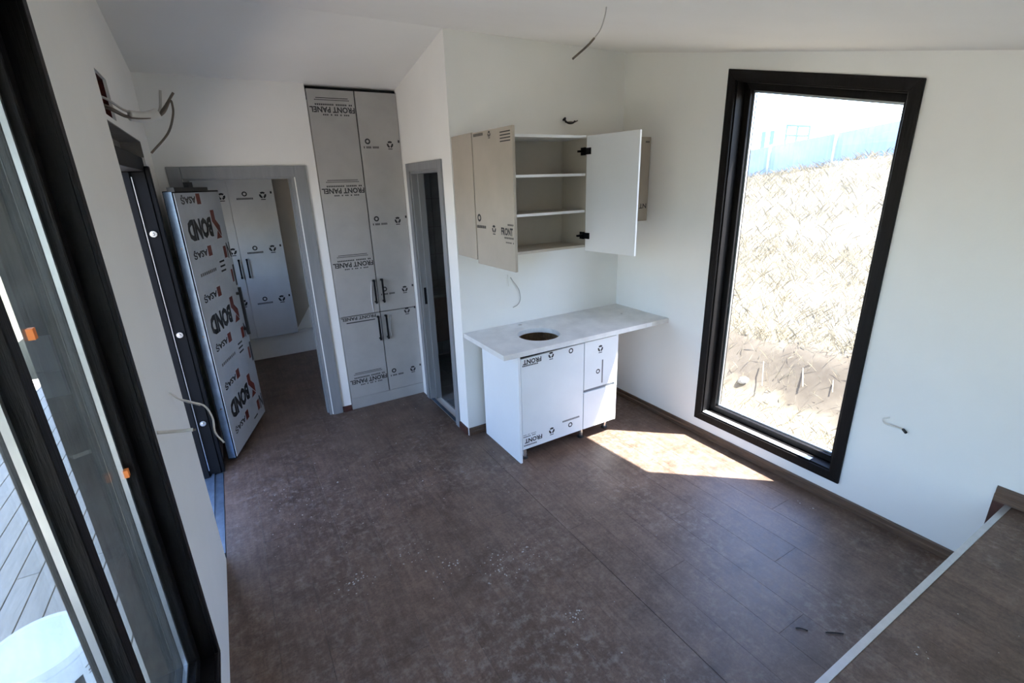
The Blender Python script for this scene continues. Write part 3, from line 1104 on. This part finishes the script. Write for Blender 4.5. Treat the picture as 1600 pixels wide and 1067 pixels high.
# ------------------------------------------------------------------ bedroom wardrobe seen through door_3
wr = thing('wardrobe', 'pale film covered wardrobe in the bedroom with printed ring marks', 'wardrobe', (-2.8, 3.0, 0.0))
wy = 3.0
mb = MB().box(-3.26, -2.385, wy + 0.02, YBACK - 0.004, 0.275, 2.15)
build('carcass', mb, 'pale_film', wr)
mb = MB().box(-3.262, XC - 0.02, wy + 0.06, YBACK - 0.018, 0.001, 0.27)
build('plinth', mb, 'paint', wr, label='white plinth under the wardrobe')
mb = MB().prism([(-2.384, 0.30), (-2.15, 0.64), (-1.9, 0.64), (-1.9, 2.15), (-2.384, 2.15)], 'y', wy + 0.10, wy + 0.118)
build('shade_panel', mb, 'taupe_film', wr, label='taupe panel with a slanted lower edge, standing in for shade on the wall')  # taupe colour and slanted edge stand in for shade on the white wall
for (x0, x1, side) in ((-3.258, -2.838, 'L'), (-2.834, -2.387, 'R')):
    d = build('door', MB().box(x0, x1, wy, wy + 0.018, 0.28, 2.145), 'pale_film', wr, bevel=0.002)
    p = Print(frame_y(wy - 0.0012))
    for zz in (1.909, 1.325, 0.739):
        if side == 'R':
            p.ring(-2.68, zz, 0.026, 0.012)
            p.dashes(-2.79, -2.60, zz - 0.05, 0.02, 14, 2)
            p.recycle(-2.502, zz - 0.018, 0.04)
            p.rect(-2.425, -2.408, zz - 0.005, zz + 0.02)
        else:
            p.recycle(-2.90, zz - 0.018, 0.04)
            p.ring(-3.08, zz, 0.026, 0.012)
    build_print(p, 'black_print', d)
    hx = -2.866 if side == 'L' else -2.786
    mb = MB().cyl((hx, wy - 0.03, 1.0), (hx, wy - 0.03, 1.215), 0.008, 0.008, 10)
    for hz in (1.01, 1.205):
        mb.cyl((hx, wy - 0.0002, hz), (hx, wy - 0.036, hz), 0.011, 0.011, 10)
    build('handle', mb, 'black_steel', d)

# ------------------------------------------------------------------ kitchen: base cabinet
bc = thing('base_cabinet', 'white kitchen base cabinet with film print, one door and two drawers', 'cabinet', (-0.95, -0.3, 0))
bx0, bx1, byf, bt = -1.403, -0.505, -0.588, 0.8335
mb = MB().box(bx0, bx0 + 0.018, byf, -0.05, 0.001, bt)
build('side_panel', mb, 'white_lacquer', bc, bevel=0.001)
mb = MB().box(bx1 - 0.018, bx1, byf, -0.05, 0.105, bt)
build('side_panel', mb, 'white_lacquer', bc, bevel=0.001)
mb = MB().box(bx0 + 0.018, bx1 - 0.018, byf + 0.03, -0.05, 0.105, 0.123).box(bx0 + 0.018, bx1 - 0.018, -0.058, -0.05, 0.123, bt)
mb.box(-0.844, -0.826, byf + 0.03, -0.058, 0.123, bt)
build('carcass', mb, 'chipboard', bc, label='raw brown board inside the cabinet')
d = build('door', MB().prism([(bx0 + 0.0205, 0.106), (-0.8375, 0.108), (-0.8375, 0.816), (bx0 + 0.0205, 0.804)], 'y', byf, byf + 0.018), 'white_film', bc, bevel=0.0015)
p = Print(frame_y(byf - 0.0008))
p.text('FRONT', -1.29, 0.778, 0.15, 0.036, True, 0.035)
p.dashes(-1.37, -1.24, 0.752, 0.011, 10, 1)
p.recycle(-1.132, 0.786, 0.026)
p.ring(-0.958, 0.782, 0.02, 0.0085)
p.text('FRONT', -1.29, 0.172, 0.15, 0.036, True, 0.035)
p.dashes(-1.372, -1.26, 0.137, 0.010, 9, 1)
p.dashes(-1.375, -1.27, 0.207, 0.008, 10, 4)
p.dashes(-1.375, -1.265, 0.222, 0.005, 12, 9)
p.recycle(-1.129, 0.19, 0.028)
p.ring(-0.958, 0.187, 0.02, 0.0085)
p.dashes(-1.03, -0.87, 0.232, 0.014, 13, 12)
build_print(p, 'black_print', d)
for (z0, z1) in ((0.437, 0.818), (0.108, 0.412)):
    d = build('drawer', MB().box(-0.8325, bx1 - 0.0005, byf - 0.001, byf + 0.018, z0, z1), 'white_film', bc, bevel=0.0015)
    if z0 > 0.3:
        p = Print(frame_y(byf - 0.0018))
        p.recycle(-0.683, 0.745, 0.028)
        p.ring(-0.701, 0.564, 0.019, 0.008)
        build_print(p, 'black_print', d)
        p = Print(frame_y(byf - 0.0018))
        p.rect(-0.664, -0.652, 0.46, 0.65, 'tape_strip')
        build_print(p, 'grey_print', d)
mb = MB().box(-0.832, bx1 - 0.018, byf + 0.012, byf + 0.028, 0.4125, 0.4365)
build('grip_channel', mb, 'dull_metal', bc, label='grey metal grip channel between the drawers')
mb = MB().box(bx0 + 0.019, bx1 - 0.019, byf + 0.022, byf + 0.03, 0.80, bt)
build('door_gap_shade', mb, 'black_gap', bc)  # black strip paints the shadow line above the door and drawers
for (fx, fy) in ((-1.335, -0.53), (-0.80, -0.515), (-0.54, -0.50), (-1.33, -0.12), (-0.54, -0.12)):
    mb = MB().cyl((fx, fy, 0.018), (fx, fy, 0.1048), 0.017, 0.017, 14)
    ft = build('foot', mb, 'chrome', bc, smooth=False)
    mb = MB().cyl((fx, fy, 0.0005), (fx, fy, 0.018), 0.026, 0.022, 14)
    build('foot_base', mb, 'black_plastic', ft)

# ------------------------------------------------------------------ worktop with a round sink hole
def slab_with_holes(x0, x1, y0, y1, z0, z1, holes):
    bm = bmesh.new()
    edges = []

    def loop(pts):
        vv = [bm.verts.new((px, py, z1)) for px, py in pts]
        for i in range(len(vv)):
            edges.append(bm.edges.new((vv[i], vv[(i + 1) % len(vv)])))
    loop([(x0, y0), (x1, y0), (x1, y1), (x0, y1)])
    for (hx, hy, hr) in holes:
        n = 40 if hr > 0.05 else 14
        loop([(hx + hr * math.cos(2 * math.pi * i / n), hy + hr * math.sin(2 * math.pi * i / n)) for i in range(n)])
    bmesh.ops.triangle_fill(bm, use_beauty=True, use_dissolve=False, edges=edges)
    ext = bmesh.ops.extrude_face_region(bm, geom=list(bm.faces))
    for v in [g for g in ext['geom'] if isinstance(g, bmesh.types.BMVert)]:
        v.co.z = z0
    bmesh.ops.recalc_face_normals(bm, faces=bm.faces)
    me = bpy.data.meshes.new('worktop')
    for v in bm.verts:
        v.co -= Vector(((x0 + x1) / 2, (y0 + y1) / 2, z0))
    bm.to_mesh(me)
    bm.free()
    return me


me = slab_with_holes(-1.527, -0.0015, -0.616, -0.0015, 0.834, 0.87, [(-1.078, -0.352, 0.158), (-1.062, -0.062, 0.018), (-0.202, -0.289, 0.011)])
me.materials.append(MATS['stone_top'])
wt = bpy.data.objects.new('worktop', me)
COL.objects.link(wt)
wt.location = ((-1.527 - 0.0015) / 2, (-0.616 - 0.0015) / 2, 0.834)
ORIGIN[wt.name] = Vector(wt.location)
tag(wt, 'pale grey stone worktop with a round hole cut for the sink', 'worktop')
mb = MB().box(-0.24, -0.185, -0.6172, -0.6163, 0.838, 0.866)
build('white_patch', mb, 'white_plastic', wt, label='small white patch on the worktop edge')  # small white patch on the front edge

# ------------------------------------------------------------------ kitchen: wall cabinet with open doors
uc = thing('wall_cabinet', 'open wall cabinet with two shelves and both doors ajar', 'cabinet', (-1.06, -0.15, 1.462))
ux0, ux1, uyf, uz0, uz1 = -1.526, -0.60, -0.302, 1.462, 2.242
mb = MB().box(ux0, ux0 + 0.018, uyf, -0.001, uz0, uz1)
build('side_panel', mb, 'taupe_film', uc, bevel=0.001)
mb = MB().box(ux1 - 0.018, ux1, uyf, -0.001, uz0, uz1)
build('side_panel', mb, 'cabinet_inside', uc, bevel=0.001)
mb = MB().box(ux0 + 0.0185, ux1 - 0.0185, uyf, -0.001, uz1 - 0.018, uz1)
build('top_panel', mb, 'white_lacquer', uc, bevel=0.001)
mb = MB().box(ux0 + 0.0185, ux1 - 0.0185, uyf, -0.001, uz0, uz0 + 0.018)
build('bottom_panel', mb, 'cabinet_inside', uc, bevel=0.001)
mb = MB().box(ux0 + 0.0185, ux1 - 0.0185, -0.012, -0.0015, uz0 + 0.0185, uz1 - 0.0185)
build('back_panel', mb, 'cabinet_inside', uc)
for zz in (1.972, 1.716):
    mb = MB().box(ux0 + 0.0185, ux1 - 0.0185, uyf + 0.008, -0.0125, zz, zz + 0.018)
    sh = build('shelf', mb, 'cabinet_inside', uc, bevel=0.001)
    mb = MB().box(ux0 + 0.0187, ux1 - 0.0187, uyf + 0.0065, uyf + 0.0078, zz, zz + 0.018)
    build('shelf_edge', mb, 'white_lacquer', sh, label='white front edge of the shelf')
DW, DTH = 0.458, 0.018
dz0, dz1 = 1.437, 2.238
for side, (hx, hy), th in (('L', (ux0 + 0.004, uyf - 0.004), 88.0), ('R', (ux1 - 0.004, uyf - 0.004), 82.0)):
    t = math.radians(th)
    ux, uy = math.cos(t), -math.sin(t)
    if side == 'L':
        n = Vector((uy, -ux, 0))      # outer face, looks to the left of the cabinet
    else:
        n = Vector((uy, -ux, 0))
    M = Matrix(((ux, 0, n.x, hx), (uy, 0, n.y, hy), (0, 1, 0, 0), (0, 0, 0, 1)))
    if side == 'L':
        mb = MB(M).box(0, DW, dz0, dz1, -DTH, 0)
        d = build('door', mb, 'taupe_film', uc, bevel=0.0015)
        p = Print(M @ Matrix.Translation((0, 0, 0.0009)))
        p.ring(0.045, 1.735, 0.024, 0.012)
        p.dashes(0.01, 0.13, 1.68, 0.018, 9, 3)
        p.recycle(0.225, 1.675, 0.026)
        p.text('FRONT', 0.375, 1.668, 0.13, 0.046, False, 0.04)
        p.dashes(0.36, 0.45, 1.708, 0.010, 7, 2)
        p.dashes(0.345, 0.45, 1.632, 0.011, 9, 7)
        p.dashes(0.36, 0.45, 1.605, 0.008, 8, 4)
        p.dashes(0.02, 0.14, 2.222, 0.016, 8, 1)
        p.recycle(0.21, 2.215, 0.018)
        for q in range(4):
            p.rect(0.33, 0.44, 2.162 + q * 0.016, 2.168 + q * 0.016)
        build_print(p, 'black_print', d)
    else:
        mb = MB(M).box(0, DW, dz0, dz1, 0, DTH)
        d = build('door', mb, 'white_lacquer', uc, bevel=0.0015, label='white inner face of the open door')
        mb = MB(M).box(0.002, DW - 0.002, dz0 + 0.002, dz1 - 0.002, -0.001, -0.0002)
        build('film_sheet', mb, 'taupe_film', d)
    for hz in (1.548, 2.138):
        if side == 'R':
            mb = MB().box(ux1 - 0.075, ux1 - 0.019, uyf + 0.012, uyf + 0.032, hz - 0.007, hz + 0.007).box(ux1 - 0.03, ux1 - 0.019, uyf + 0.004, uyf + 0.05, hz - 0.026, hz + 0.026)
            mb.box(ux1 - 0.026, ux1 - 0.0135, uyf - 0.05, uyf + 0.01, hz - 0.022, hz + 0.022)
        else:
            mb = MB().box(ux0 + 0.019, ux0 + 0.03, uyf + 0.004, uyf + 0.05, hz - 0.026, hz + 0.026).box(ux0 + 0.019, ux0 + 0.07, uyf + 0.012, uyf + 0.032, hz - 0.007, hz + 0.007)
        build('hinge', mb, 'black_steel', uc, label='dark metal cabinet hinge')

hc = thing('hood_cabinet', 'short closed wall cabinet in taupe film, tucked in the corner', 'cabinet', (-0.3, -0.15, 1.62))
mb = MB().box(-0.5985, -0.003, -0.302, -0.001, 1.622, 2.242)
build('carcass', mb, 'cabinet_inside', hc, bevel=0.001)
d = build('door', MB().box(-0.597, -0.006, -0.322, -0.3025, 1.62, 2.24), 'taupe_film', hc, bevel=0.002)
p = Print(frame_y(-0.3232))
p.dashes(-0.09, -0.02, 2.205, 0.012, 5, 2)
p.text('NT', -0.06, 1.735, 0.075, 0.036, True, 0.02)
p.recycle(-0.27, 1.735, 0.026)
build_print(p, 'black_print', d)

# ------------------------------------------------------------------ cables and wires
def cable(name, label, pts_list, mats, loc, group=None):
    root = thing(name, label, 'cable', loc, group)
    for (nm, pts, r, mt) in pts_list:
        build(nm, MB().tube(pts, r, 8), mt, root, smooth=True)
    return root


cable('cable_bundle', 'bundle of grey electric cables bound with white tape, hanging from the hole above the entrance',
      [('wire', [(XL - 0.10, -0.40, 2.35), (-3.285, -0.36, 2.34), (-3.22, -0.30, 2.296), (-3.14, -0.26, 2.294), (-3.10, -0.25, 2.31), (-3.079, -0.25, 2.395)], 0.0055, 'cable_grey'),
       ('wire', [(XL - 0.10, -0.41, 2.32), (-3.285, -0.36, 2.31), (-3.22, -0.29, 2.275), (-3.14, -0.25, 2.280), (-3.09, -0.25, 2.31), (-3.03, -0.25, 2.388)], 0.0055, 'cable_brown'),
       ('wire', [(XL - 0.10, -0.38, 2.31), (-3.285, -0.35, 2.30), (-3.22, -0.31, 2.27), (-3.13, -0.27, 2.276), (-3.085, -0.26, 2.30), (-3.052, -0.25, 2.352), (-3.045, -0.25, 2.34), (-3.052, -0.25, 2.29), (-3.09, -0.25, 2.21), (-3.172, -0.25, 2.125)], 0.005, 'cable_brown'),
       ('tape', [(-3.215, -0.29, 2.28), (-3.18, -0.273, 2.277), (-3.145, -0.26, 2.282), (-3.105, -0.254, 2.297)], 0.023, 'cable_white')],
      None, (-3.25, -0.33, 2.3))
cable('socket_wire', 'long pale wire curling out of the wall low beside the entrance doorway',
      [('wire', [(XL - 0.002, -0.83, 1.15), (-3.25, -0.81, 1.10), (-3.205, -0.80, 1.066), (-3.165, -0.80, 1.035), (-3.148, -0.80, 0.97), (-3.152, -0.80, 0.90), (-3.128, -0.80, 0.84)], 0.0042, 'cable_white'),
       ('wire', [(XL - 0.002, -0.815, 1.14), (-3.24, -0.80, 1.085), (-3.18, -0.80, 1.045)], 0.0038, 'cable_grey')],
      None, (XL, -0.82, 1.14))
cable('socket_stub', 'short straight pale wire end sticking out of the wall beside the black window',
      [('wire', [(XL - 0.002, -1.29, 1.165), (-3.235, -1.275, 1.150), (-3.175, -1.27, 1.137)], 0.0068, 'cable_white'),
       ('wire_end', [(-3.175, -1.27, 1.137), (-3.166, -1.27, 1.135)], 0.004, 'cable_brown')],
      None, (XL, -1.29, 1.16))
cable('ceiling_cable', 'thin cable hanging from the sloping ceiling in front of the kitchen wall',
      [('wire', [(-1.585, -1.60, 2.549), (-1.592, -1.60, 2.516), (-1.612, -1.60, 2.47), (-1.645, -1.60, 2.435)], 0.0022, 'cable_grey'),
       ('sheath', [(-1.64, -1.60, 2.44), (-1.672, -1.60, 2.412), (-1.738, -1.60, 2.365)], 0.0042, 'cable_brown')],
      None, (-1.585, -1.60, 2.546))
cable('cable_stub', 'dark curled cable end poking out of the wall above the open wall cabinet',
      [('wire', [(-0.60, 0.002, 2.375), (-0.605, -0.03, 2.385), (-0.62, -0.05, 2.365), (-0.595, -0.06, 2.348), (-0.55, -0.05, 2.352), (-0.525, -0.045, 2.365)], 0.007, 'black_plastic'),
       ('wire', [(-0.58, 0.002, 2.36), (-0.56, -0.04, 2.36), (-0.53, -0.045, 2.358), (-0.50, -0.045, 2.37)], 0.004, 'cable_brown')],
      None, (-0.58, 0, 2.365))
cable('kitchen_wire', 'thin grey wire drooping on the wall between the open cabinet and the worktop',
      [('wire', [(-1.10, 0.001, 1.245), (-1.085, -0.008, 1.215), (-1.035, -0.012, 1.14), (-1.025, -0.012, 1.06), (-1.05, -0.01, 1.02), (-1.09, -0.008, 1.005)], 0.0035, 'cable_grey'),
       ('wire', [(-1.125, 0.001, 1.268), (-1.13, -0.008, 1.235), (-1.125, -0.008, 1.18)], 0.003, 'cable_white')],
      None, (-1.1, 0, 1.24))
cable('wall_wire', 'curled white wire end with a black tip beside the tall window',
      [('wire', [(0.001, -2.262, 0.622), (-0.02, -2.24, 0.628), (-0.03, -2.19, 0.632), (-0.03, -2.175, 0.655), (-0.025, -2.20, 0.672)], 0.0042, 'cable_white'),
       ('wire_tip', [(-0.002, -2.262, 0.622), (-0.02, -2.283, 0.616)], 0.007, 'black_plastic')],
      None, (0, -2.25, 0.625))

# ------------------------------------------------------------------ bits on the floor
def crumbs(name, spots, label, ztop):
    vs_, fs = [], []
    for (px, py, n, spread, smin, smax) in spots:
        for _ in range(n):
            cx, cy = rng.normal(px, spread), rng.normal(py, spread)
            if not (XL + 0.05 < cx < -0.03):
                continue
            if (cy > 0.95 and cx > -2.3) or (cx > -1.42 and -0.6 < cy) or rng.random() < 0.25:
                continue
            s = rng.uniform(smin, smax) * (0.4 + 0.45 * rng.random())
            h = s * rng.uniform(0.35, 0.8)
            a = rng.uniform(0, 6.28)
            b = len(vs_)
            for q in range(4):
                t = a + q * math.pi / 2 + rng.uniform(-0.3, 0.3)
                vs_.append((cx + s * math.cos(t), cy + s * math.sin(t), ztop))
            vs_.append((cx + rng.uniform(-.3, .3) * s, cy + rng.uniform(-.3, .3) * s, ztop + h))
            fs += [(b, b + 1, b + 4), (b + 1, b + 2, b + 4), (b + 2, b + 3, b + 4), (b + 3, b, b + 4)]
    mb = MB()
    mb.v = [Vector(v) for v in vs_]
    mb.f = fs
    o = build(name, mb, 'plaster_crumb')
    tag(o, label, 'debris', kind='stuff')


def floor_pt(u, v, z=0.0):
    """world point at height z under a photo pixel (used once to note where the crumbs lie)"""
    d = fwd + rgt * ((u - 800) / FPX) - upv * ((v - 533.5) / FPX)
    t = (z - CZ) / d.z
    return CX + t * d.x, CY + t * d.y


spots = []
for (u, v, n, sp, a, b) in ((560, 905, 40, 0.05, .003, .009), (640, 860, 26, 0.06, .003, .008), (700, 885, 40, 0.05, .003, .009), (780, 890, 45, 0.06, .003, .009),
                            (830, 870, 30, 0.07, .003, .008), (895, 962, 22, 0.02, .004, .009), (640, 705, 10, 0.3, .005, .010), (580, 720, 26, 0.35, .004, .009),
                            (900, 800, 40, 0.35, .002, .006), (1000, 900, 40, 0.4, .002, .005), (540, 780, 60, 0.3, .002, .007), (700, 780, 80, 0.35, .002, .006),
                            (1265, 790, 4, 0.03, .005, .009), (800, 1000, 30, 0.25, .002, .006), (440, 800, 60, 0.18, .002, .006), (560, 650, 30, 0.2, .004, .008),
                            (1000, 650, 20, 0.08, .003, .008), (470, 600, 25, 0.25, .004, .009)):
    px, py = floor_pt(u, v)
    spots.append((px, py, n, sp, a, b))
crumbs('plaster_crumbs', spots, 'scattered whitish plaster crumbs on the brown floor', 0.0003)
px, py = floor_pt(1440, 1022, ZP)
crumbs('plaster_crumbs', [(px, py, 5, 0.01, .003, .006), (px + .2, py, 3, 0.15, .002, .004)], 'few pale plaster crumbs on the raised platform', ZP + 0.0003)
for q, (ua, va, ub, vb) in enumerate(((1243, 982, 1262, 986), (1290, 989, 1318, 991))):
    a = Vector((*floor_pt(ua, va), 0.004))
    b = Vector((*floor_pt(ub, vb), 0.004))
    mid = (a + b) / 2 + Vector((0.0, 0.006 if q == 0 else 0.002, 0.001))
    o = build('wood_shaving', MB().tube([a, mid, b], 0.0026, 6), 'shaving', None, loc=tuple((a + b) / 2 - Vector((0, 0, 0.004))), smooth=True)
    tag(o, ('curved dark shaving lying on the brown floor' if q == 0 else 'straight dark shaving lying near the platform edge strip'), 'shaving', 'dark shavings on the floor')

# ------------------------------------------------------------------ outside, beyond window_1: bank, dry grass, fence
def zg(x, y):
    if x < 1.15:
        z = -0.24
    elif x < 1.95:
        t = (x - 1.15) / 0.8
        t = t * t * (3 - 2 * t)
        z = -0.24 + t * 0.52
    else:
        t = min((x - 1.95) / 12.0, 1.35)
        end = min(max(2.86 - 0.127 * y, 0.9), 3.4)
        z = 0.28 + (end - 0.28) * t
    return z + 0.035 * math.sin(x * 2.1 + y * 1.3) * min(1, max(0, x - 0.9)) + 0.03 * math.sin(y * 3.7 - x * 0.6) * min(1, max(0, x - 0.9))


xs = list(np.concatenate([np.linspace(T + 0.001, 3.0, 40), np.linspace(3.2, 18.0, 60)]))
ys = list(np.linspace(-12, 22, 120))
vs_ = [(x, y, zg(x, y) + random.uniform(-0.018, 0.018) * (1 if x > 0.6 else 0)) for x in xs for y in ys]
fs = [(i * len(ys) + j, (i + 1) * len(ys) + j, (i + 1) * len(ys) + j + 1, i * len(ys) + j + 1) for i in range(len(xs) - 1) for j in range(len(ys) - 1)]
mb = MB()
mb.v = [Vector(v) for v in vs_]
mb.f = fs
hill = build('ground_hill', mb, 'dry_ground', smooth=True)
tag(hill, 'sunlit slope of dry grass and bare soil outside the tall window', kind='structure')

# dry grass blades
def blades(n, xr, yr, hmin, hmax, wid):
    X = rng.uniform(*xr, n)
    Y = rng.uniform(*yr, n)
    out_v, out_f = [], []
    for x, y in zip(X, Y):
        if 1.3 < x < 1.85 and rng.random() < 0.8:
            continue
        z = zg(x, y) - 0.01
        h = rng.uniform(hmin, hmax)
        a = rng.uniform(0, 6.28)
        lx, ly = rng.normal(0, 0.55) * h, rng.normal(0, 0.55) * h
        w = wid * rng.uniform(0.6, 1.3)
        b = len(out_v)
        out_v += [(x - w * math.cos(a), y - w * math.sin(a), z), (x + w * math.cos(a), y + w * math.sin(a), z),
                  (x + lx * 0.5 + w * 0.7 * math.cos(a), y + ly * 0.5 + w * 0.7 * math.sin(a), z + h * 0.62), (x + lx, y + ly, z + h)]
        out_f += [(b, b + 1, b + 2), (b, b + 2, b + 3)]
    return out_v, out_f


mb = MB()
for args in ((12000, (0.55, 2.2), (-3.5, 3.0), 0.04, 0.12, 0.0022), (16000, (1.9, 5.0), (-3.0, 6.0), 0.07, 0.2, 0.0032), (12000, (5.0, 13.7), (-2.0, 12.0), 0.12, 0.3, 0.006)):
    v_, f_ = blades(*args)
    b = len(mb.v)
    mb.v += [Vector(q) for q in v_]
    mb.f += [tuple(b + i for i in f) for f in f_]
me = bpy.data.meshes.new('dry_grass')
me.from_pydata([tuple(v) for v in mb.v], [], mb.f)
me.materials.append(MATS['straw'])
o = bpy.data.objects.new('dry_grass', me)
COL.objects.link(o)
tag(o, 'dry straw coloured grass growing over the slope', 'grass', kind='stuff')

# fallen stalks on the cut bank
for (ax, ay, bx, by, r_, lab) in ((1.36, -0.66, 1.60, -0.50, 0.0045, 'short pale dry stalk on the soil bank, next to the small stone'),
                                 (1.48, -0.98, 1.88, -0.72, 0.0055, 'longest pale dry stalk slanting across the bare soil bank'),
                                 (1.52, -1.22, 1.84, -1.04, 0.0045, 'pale dry stalk on the soil bank, farthest from the small stone')):
    pts = []
    for s in (0, 0.33, 0.66, 1.0):
        x_, y_ = ax + (bx - ax) * s, ay + (by - ay) * s
        pts.append((x_, y_, -0.24 + 0.52 * ((x_ - 1.15) / 0.8) + 0.055))
    o = build('dry_stalk', MB().tube(pts, r_, 6), 'twig', None, loc=pts[0], smooth=True)
    tag(o, lab, 'stalk', 'dry stalks on the soil bank')
ctr = (1.42, -0.42)
mb = MB()
bmr = bmesh.new()
bmesh.ops.create_icosphere(bmr, subdivisions=2, radius=0.06)
for v in bmr.verts:
    v.co *= random.uniform(0.82, 1.12)
    v.co.z *= 0.65
me = bpy.data.meshes.new('stone')
bmr.to_mesh(me)
bmr.free()
me.materials.append(MATS['stone'])
o = bpy.data.objects.new('stone', me)
COL.objects.link(o)
o.location = (ctr[0], ctr[1], zg(*ctr) + 0.015)
tag(o, 'small pale stone on the bare soil bank', 'stone')

FX = 14.0
ftop = lambda y: 2.77 + (8.45 - y) * 0.106
fence = thing('sheet_fence', 'long faded blue sheet fence with pale posts on top of the slope', 'fence', (FX, 6.0, zg(FX, 6.0)))
py_ = [11.8, 9.75, 7.65, 5.52, 3.35, 1.2, -0.9]
for a, b in zip(py_[1:], py_[:-1]):
    mb = MB()
    # corrugated sheet
    n = 24
    front, back = [], []
    for i in range(n + 1):
        y = a + 0.02 + (b - a - 0.04) * i / n
        dx = 0.02 * (1 if (i // 1) % 2 else -1)
        front.append((FX + dx, y))
    vv, ff = [], []
    for (x_, y_) in front:
        vv += [(x_, y_, zg(FX, y_) - 0.05), (x_, y_, ftop(y_)), (x_ + 0.012, y_, zg(FX, y_) - 0.05), (x_ + 0.012, y_, ftop(y_))]
    for i in range(n):
        k0, k1 = 4 * i, 4 * (i + 1)
        ff += [(k0, k1, k1 + 1, k0 + 1), (k0 + 2, k0 + 3, k1 + 3, k1 + 2), (k0 + 1, k1 + 1, k1 + 3, k0 + 3)]
    mb.add(vv, ff)
    build('sheet_panel', mb, 'fence_blue', fence)
for y in py_:
    mb = MB().box(FX - 0.10, FX - 0.03, y - 0.035, y + 0.035, zg(FX, y) - 0.1, ftop(y) + 0.05)
    build('post', mb, 'pale_metal', fence)
sc = thing('scaffold_frame', 'thin blue tube frame standing beyond the sheet fence', 'frame', (14.6, 7.1, zg(14.6, 7.1)))
sx = 14.6
for y in (7.55, 7.17, 6.75):
    build('upright', MB().cyl((sx, y, zg(sx, y) - 0.05), (sx, y, 3.56 - (7.55 - y) * 0.15), 0.035, 0.035, 8), 'pale_blue_metal', sc)
build('rail', MB().cyl((sx, 7.55, 3.53), (sx, 6.75, 3.41), 0.035, 0.035, 8), 'pale_blue_metal', sc)
build('rail', MB().cyl((sx, 7.55, 3.2), (sx, 6.75, 3.12), 0.03, 0.03, 8), 'pale_blue_metal', sc)
for y, lab in ((8.45, 'pale blue upright slab far beyond the fence, left of its twin'), (8.12, 'pale blue upright slab far beyond the fence, nearer the tube frame')):
    o = build('upright_slab', MB().box(14.8, 14.86, y, y + 0.16, zg(14.8, y) - 0.1, 3.42), 'pale_blue_metal', None, loc=(14.83, y + 0.08, zg(14.8, y)))
    tag(o, lab, 'slab')

# ------------------------------------------------------------------ outside, beyond window_2: deck, bucket, ground
mb = MB().box(-6.35, XL - T, -5.2, 4.2, -0.35, -0.13)
deck = structure('deck', mb, 'black_gap', 'pale weathered timber deck outside the black window')
x = XL - T - 0.01
k = 0
while x > -6.3:
    y = -5.2 + [0.0, -1.1, -0.5][k % 3]
    while y < 4.2:
        a, b = max(y, -5.2), min(y + 3.2, 4.2)
        plank(deck, 'deck_board', x - 0.104, x, a, b, -0.09, 'deck_wood', 0.035, 0.007)
        y += 3.2
    x -= 0.104
    k += 1
bk = thing('paint_bucket', 'large white plastic paint bucket with a lid standing on the timber deck', 'bucket', (-3.87, -1.02, -0.09))
c = (-3.87, -1.02, -0.09)
build('body', MB().lathe(c, [(0.135, 0.0), (0.14, 0.004), (0.155, 0.30), (0.162, 0.302), (0.162, 0.335), (0.157, 0.337), (0.158, 0.365)], 40), 'white_plastic', bk, smooth=False)
build('lid', MB().lathe((c[0], c[1], c[2] + 0.3652), [(0.168, -0.012), (0.168, 0.014), (0.160, 0.018), (0.152, 0.010), (0.02, 0.010)], 40), 'white_plastic', bk)
mb = MB()
for (a0, a1, z0, z1) in ((-0.55, -0.05, 0.262, 0.267), (-0.5, -0.2, 0.235, 0.243), (-0.5, -0.15, 0.222, 0.227), (-0.85, -0.65, 0.19, 0.25)):
    n = 8
    for i in range(n):
        t0, t1 = a0 + (a1 - a0) * i / n, a0 + (a1 - a0) * (i + 1) / n
        q = []
        for (t, z) in ((t0, z0), (t1, z0), (t1, z1), (t0, z1)):
            r = 0.14 + 0.015 * z / 0.30 + 0.0012
            q.append((c[0] + r * math.cos(t), c[1] + r * math.sin(t), c[2] + z))
        mb.add(q, [(0, 1, 2, 3)])
build('label_print', mb, 'black_print', bk)

xs = np.linspace(-70, -6.36, 40)
ys = np.linspace(-60, 80, 60)
vs_ = [(x, y, -0.35 - 0.035 * (-6.36 - x) + 0.25 * math.sin(x * 0.21 + 1) * math.sin(y * 0.17) + (0.9 * max(0, (-x - 45)) * 0.18)) for x in xs for y in ys]
fs = [(i * 60 + j, (i + 1) * 60 + j, (i + 1) * 60 + j + 1, i * 60 + j + 1) for i in range(39) for j in range(59)]
mb = MB()
mb.v = [Vector(v) for v in vs_]
mb.f = fs
o = build('ground_valley', mb, 'dry_ground', smooth=True)
tag(o, 'dry open ground stretching away beyond the timber deck', kind='structure')
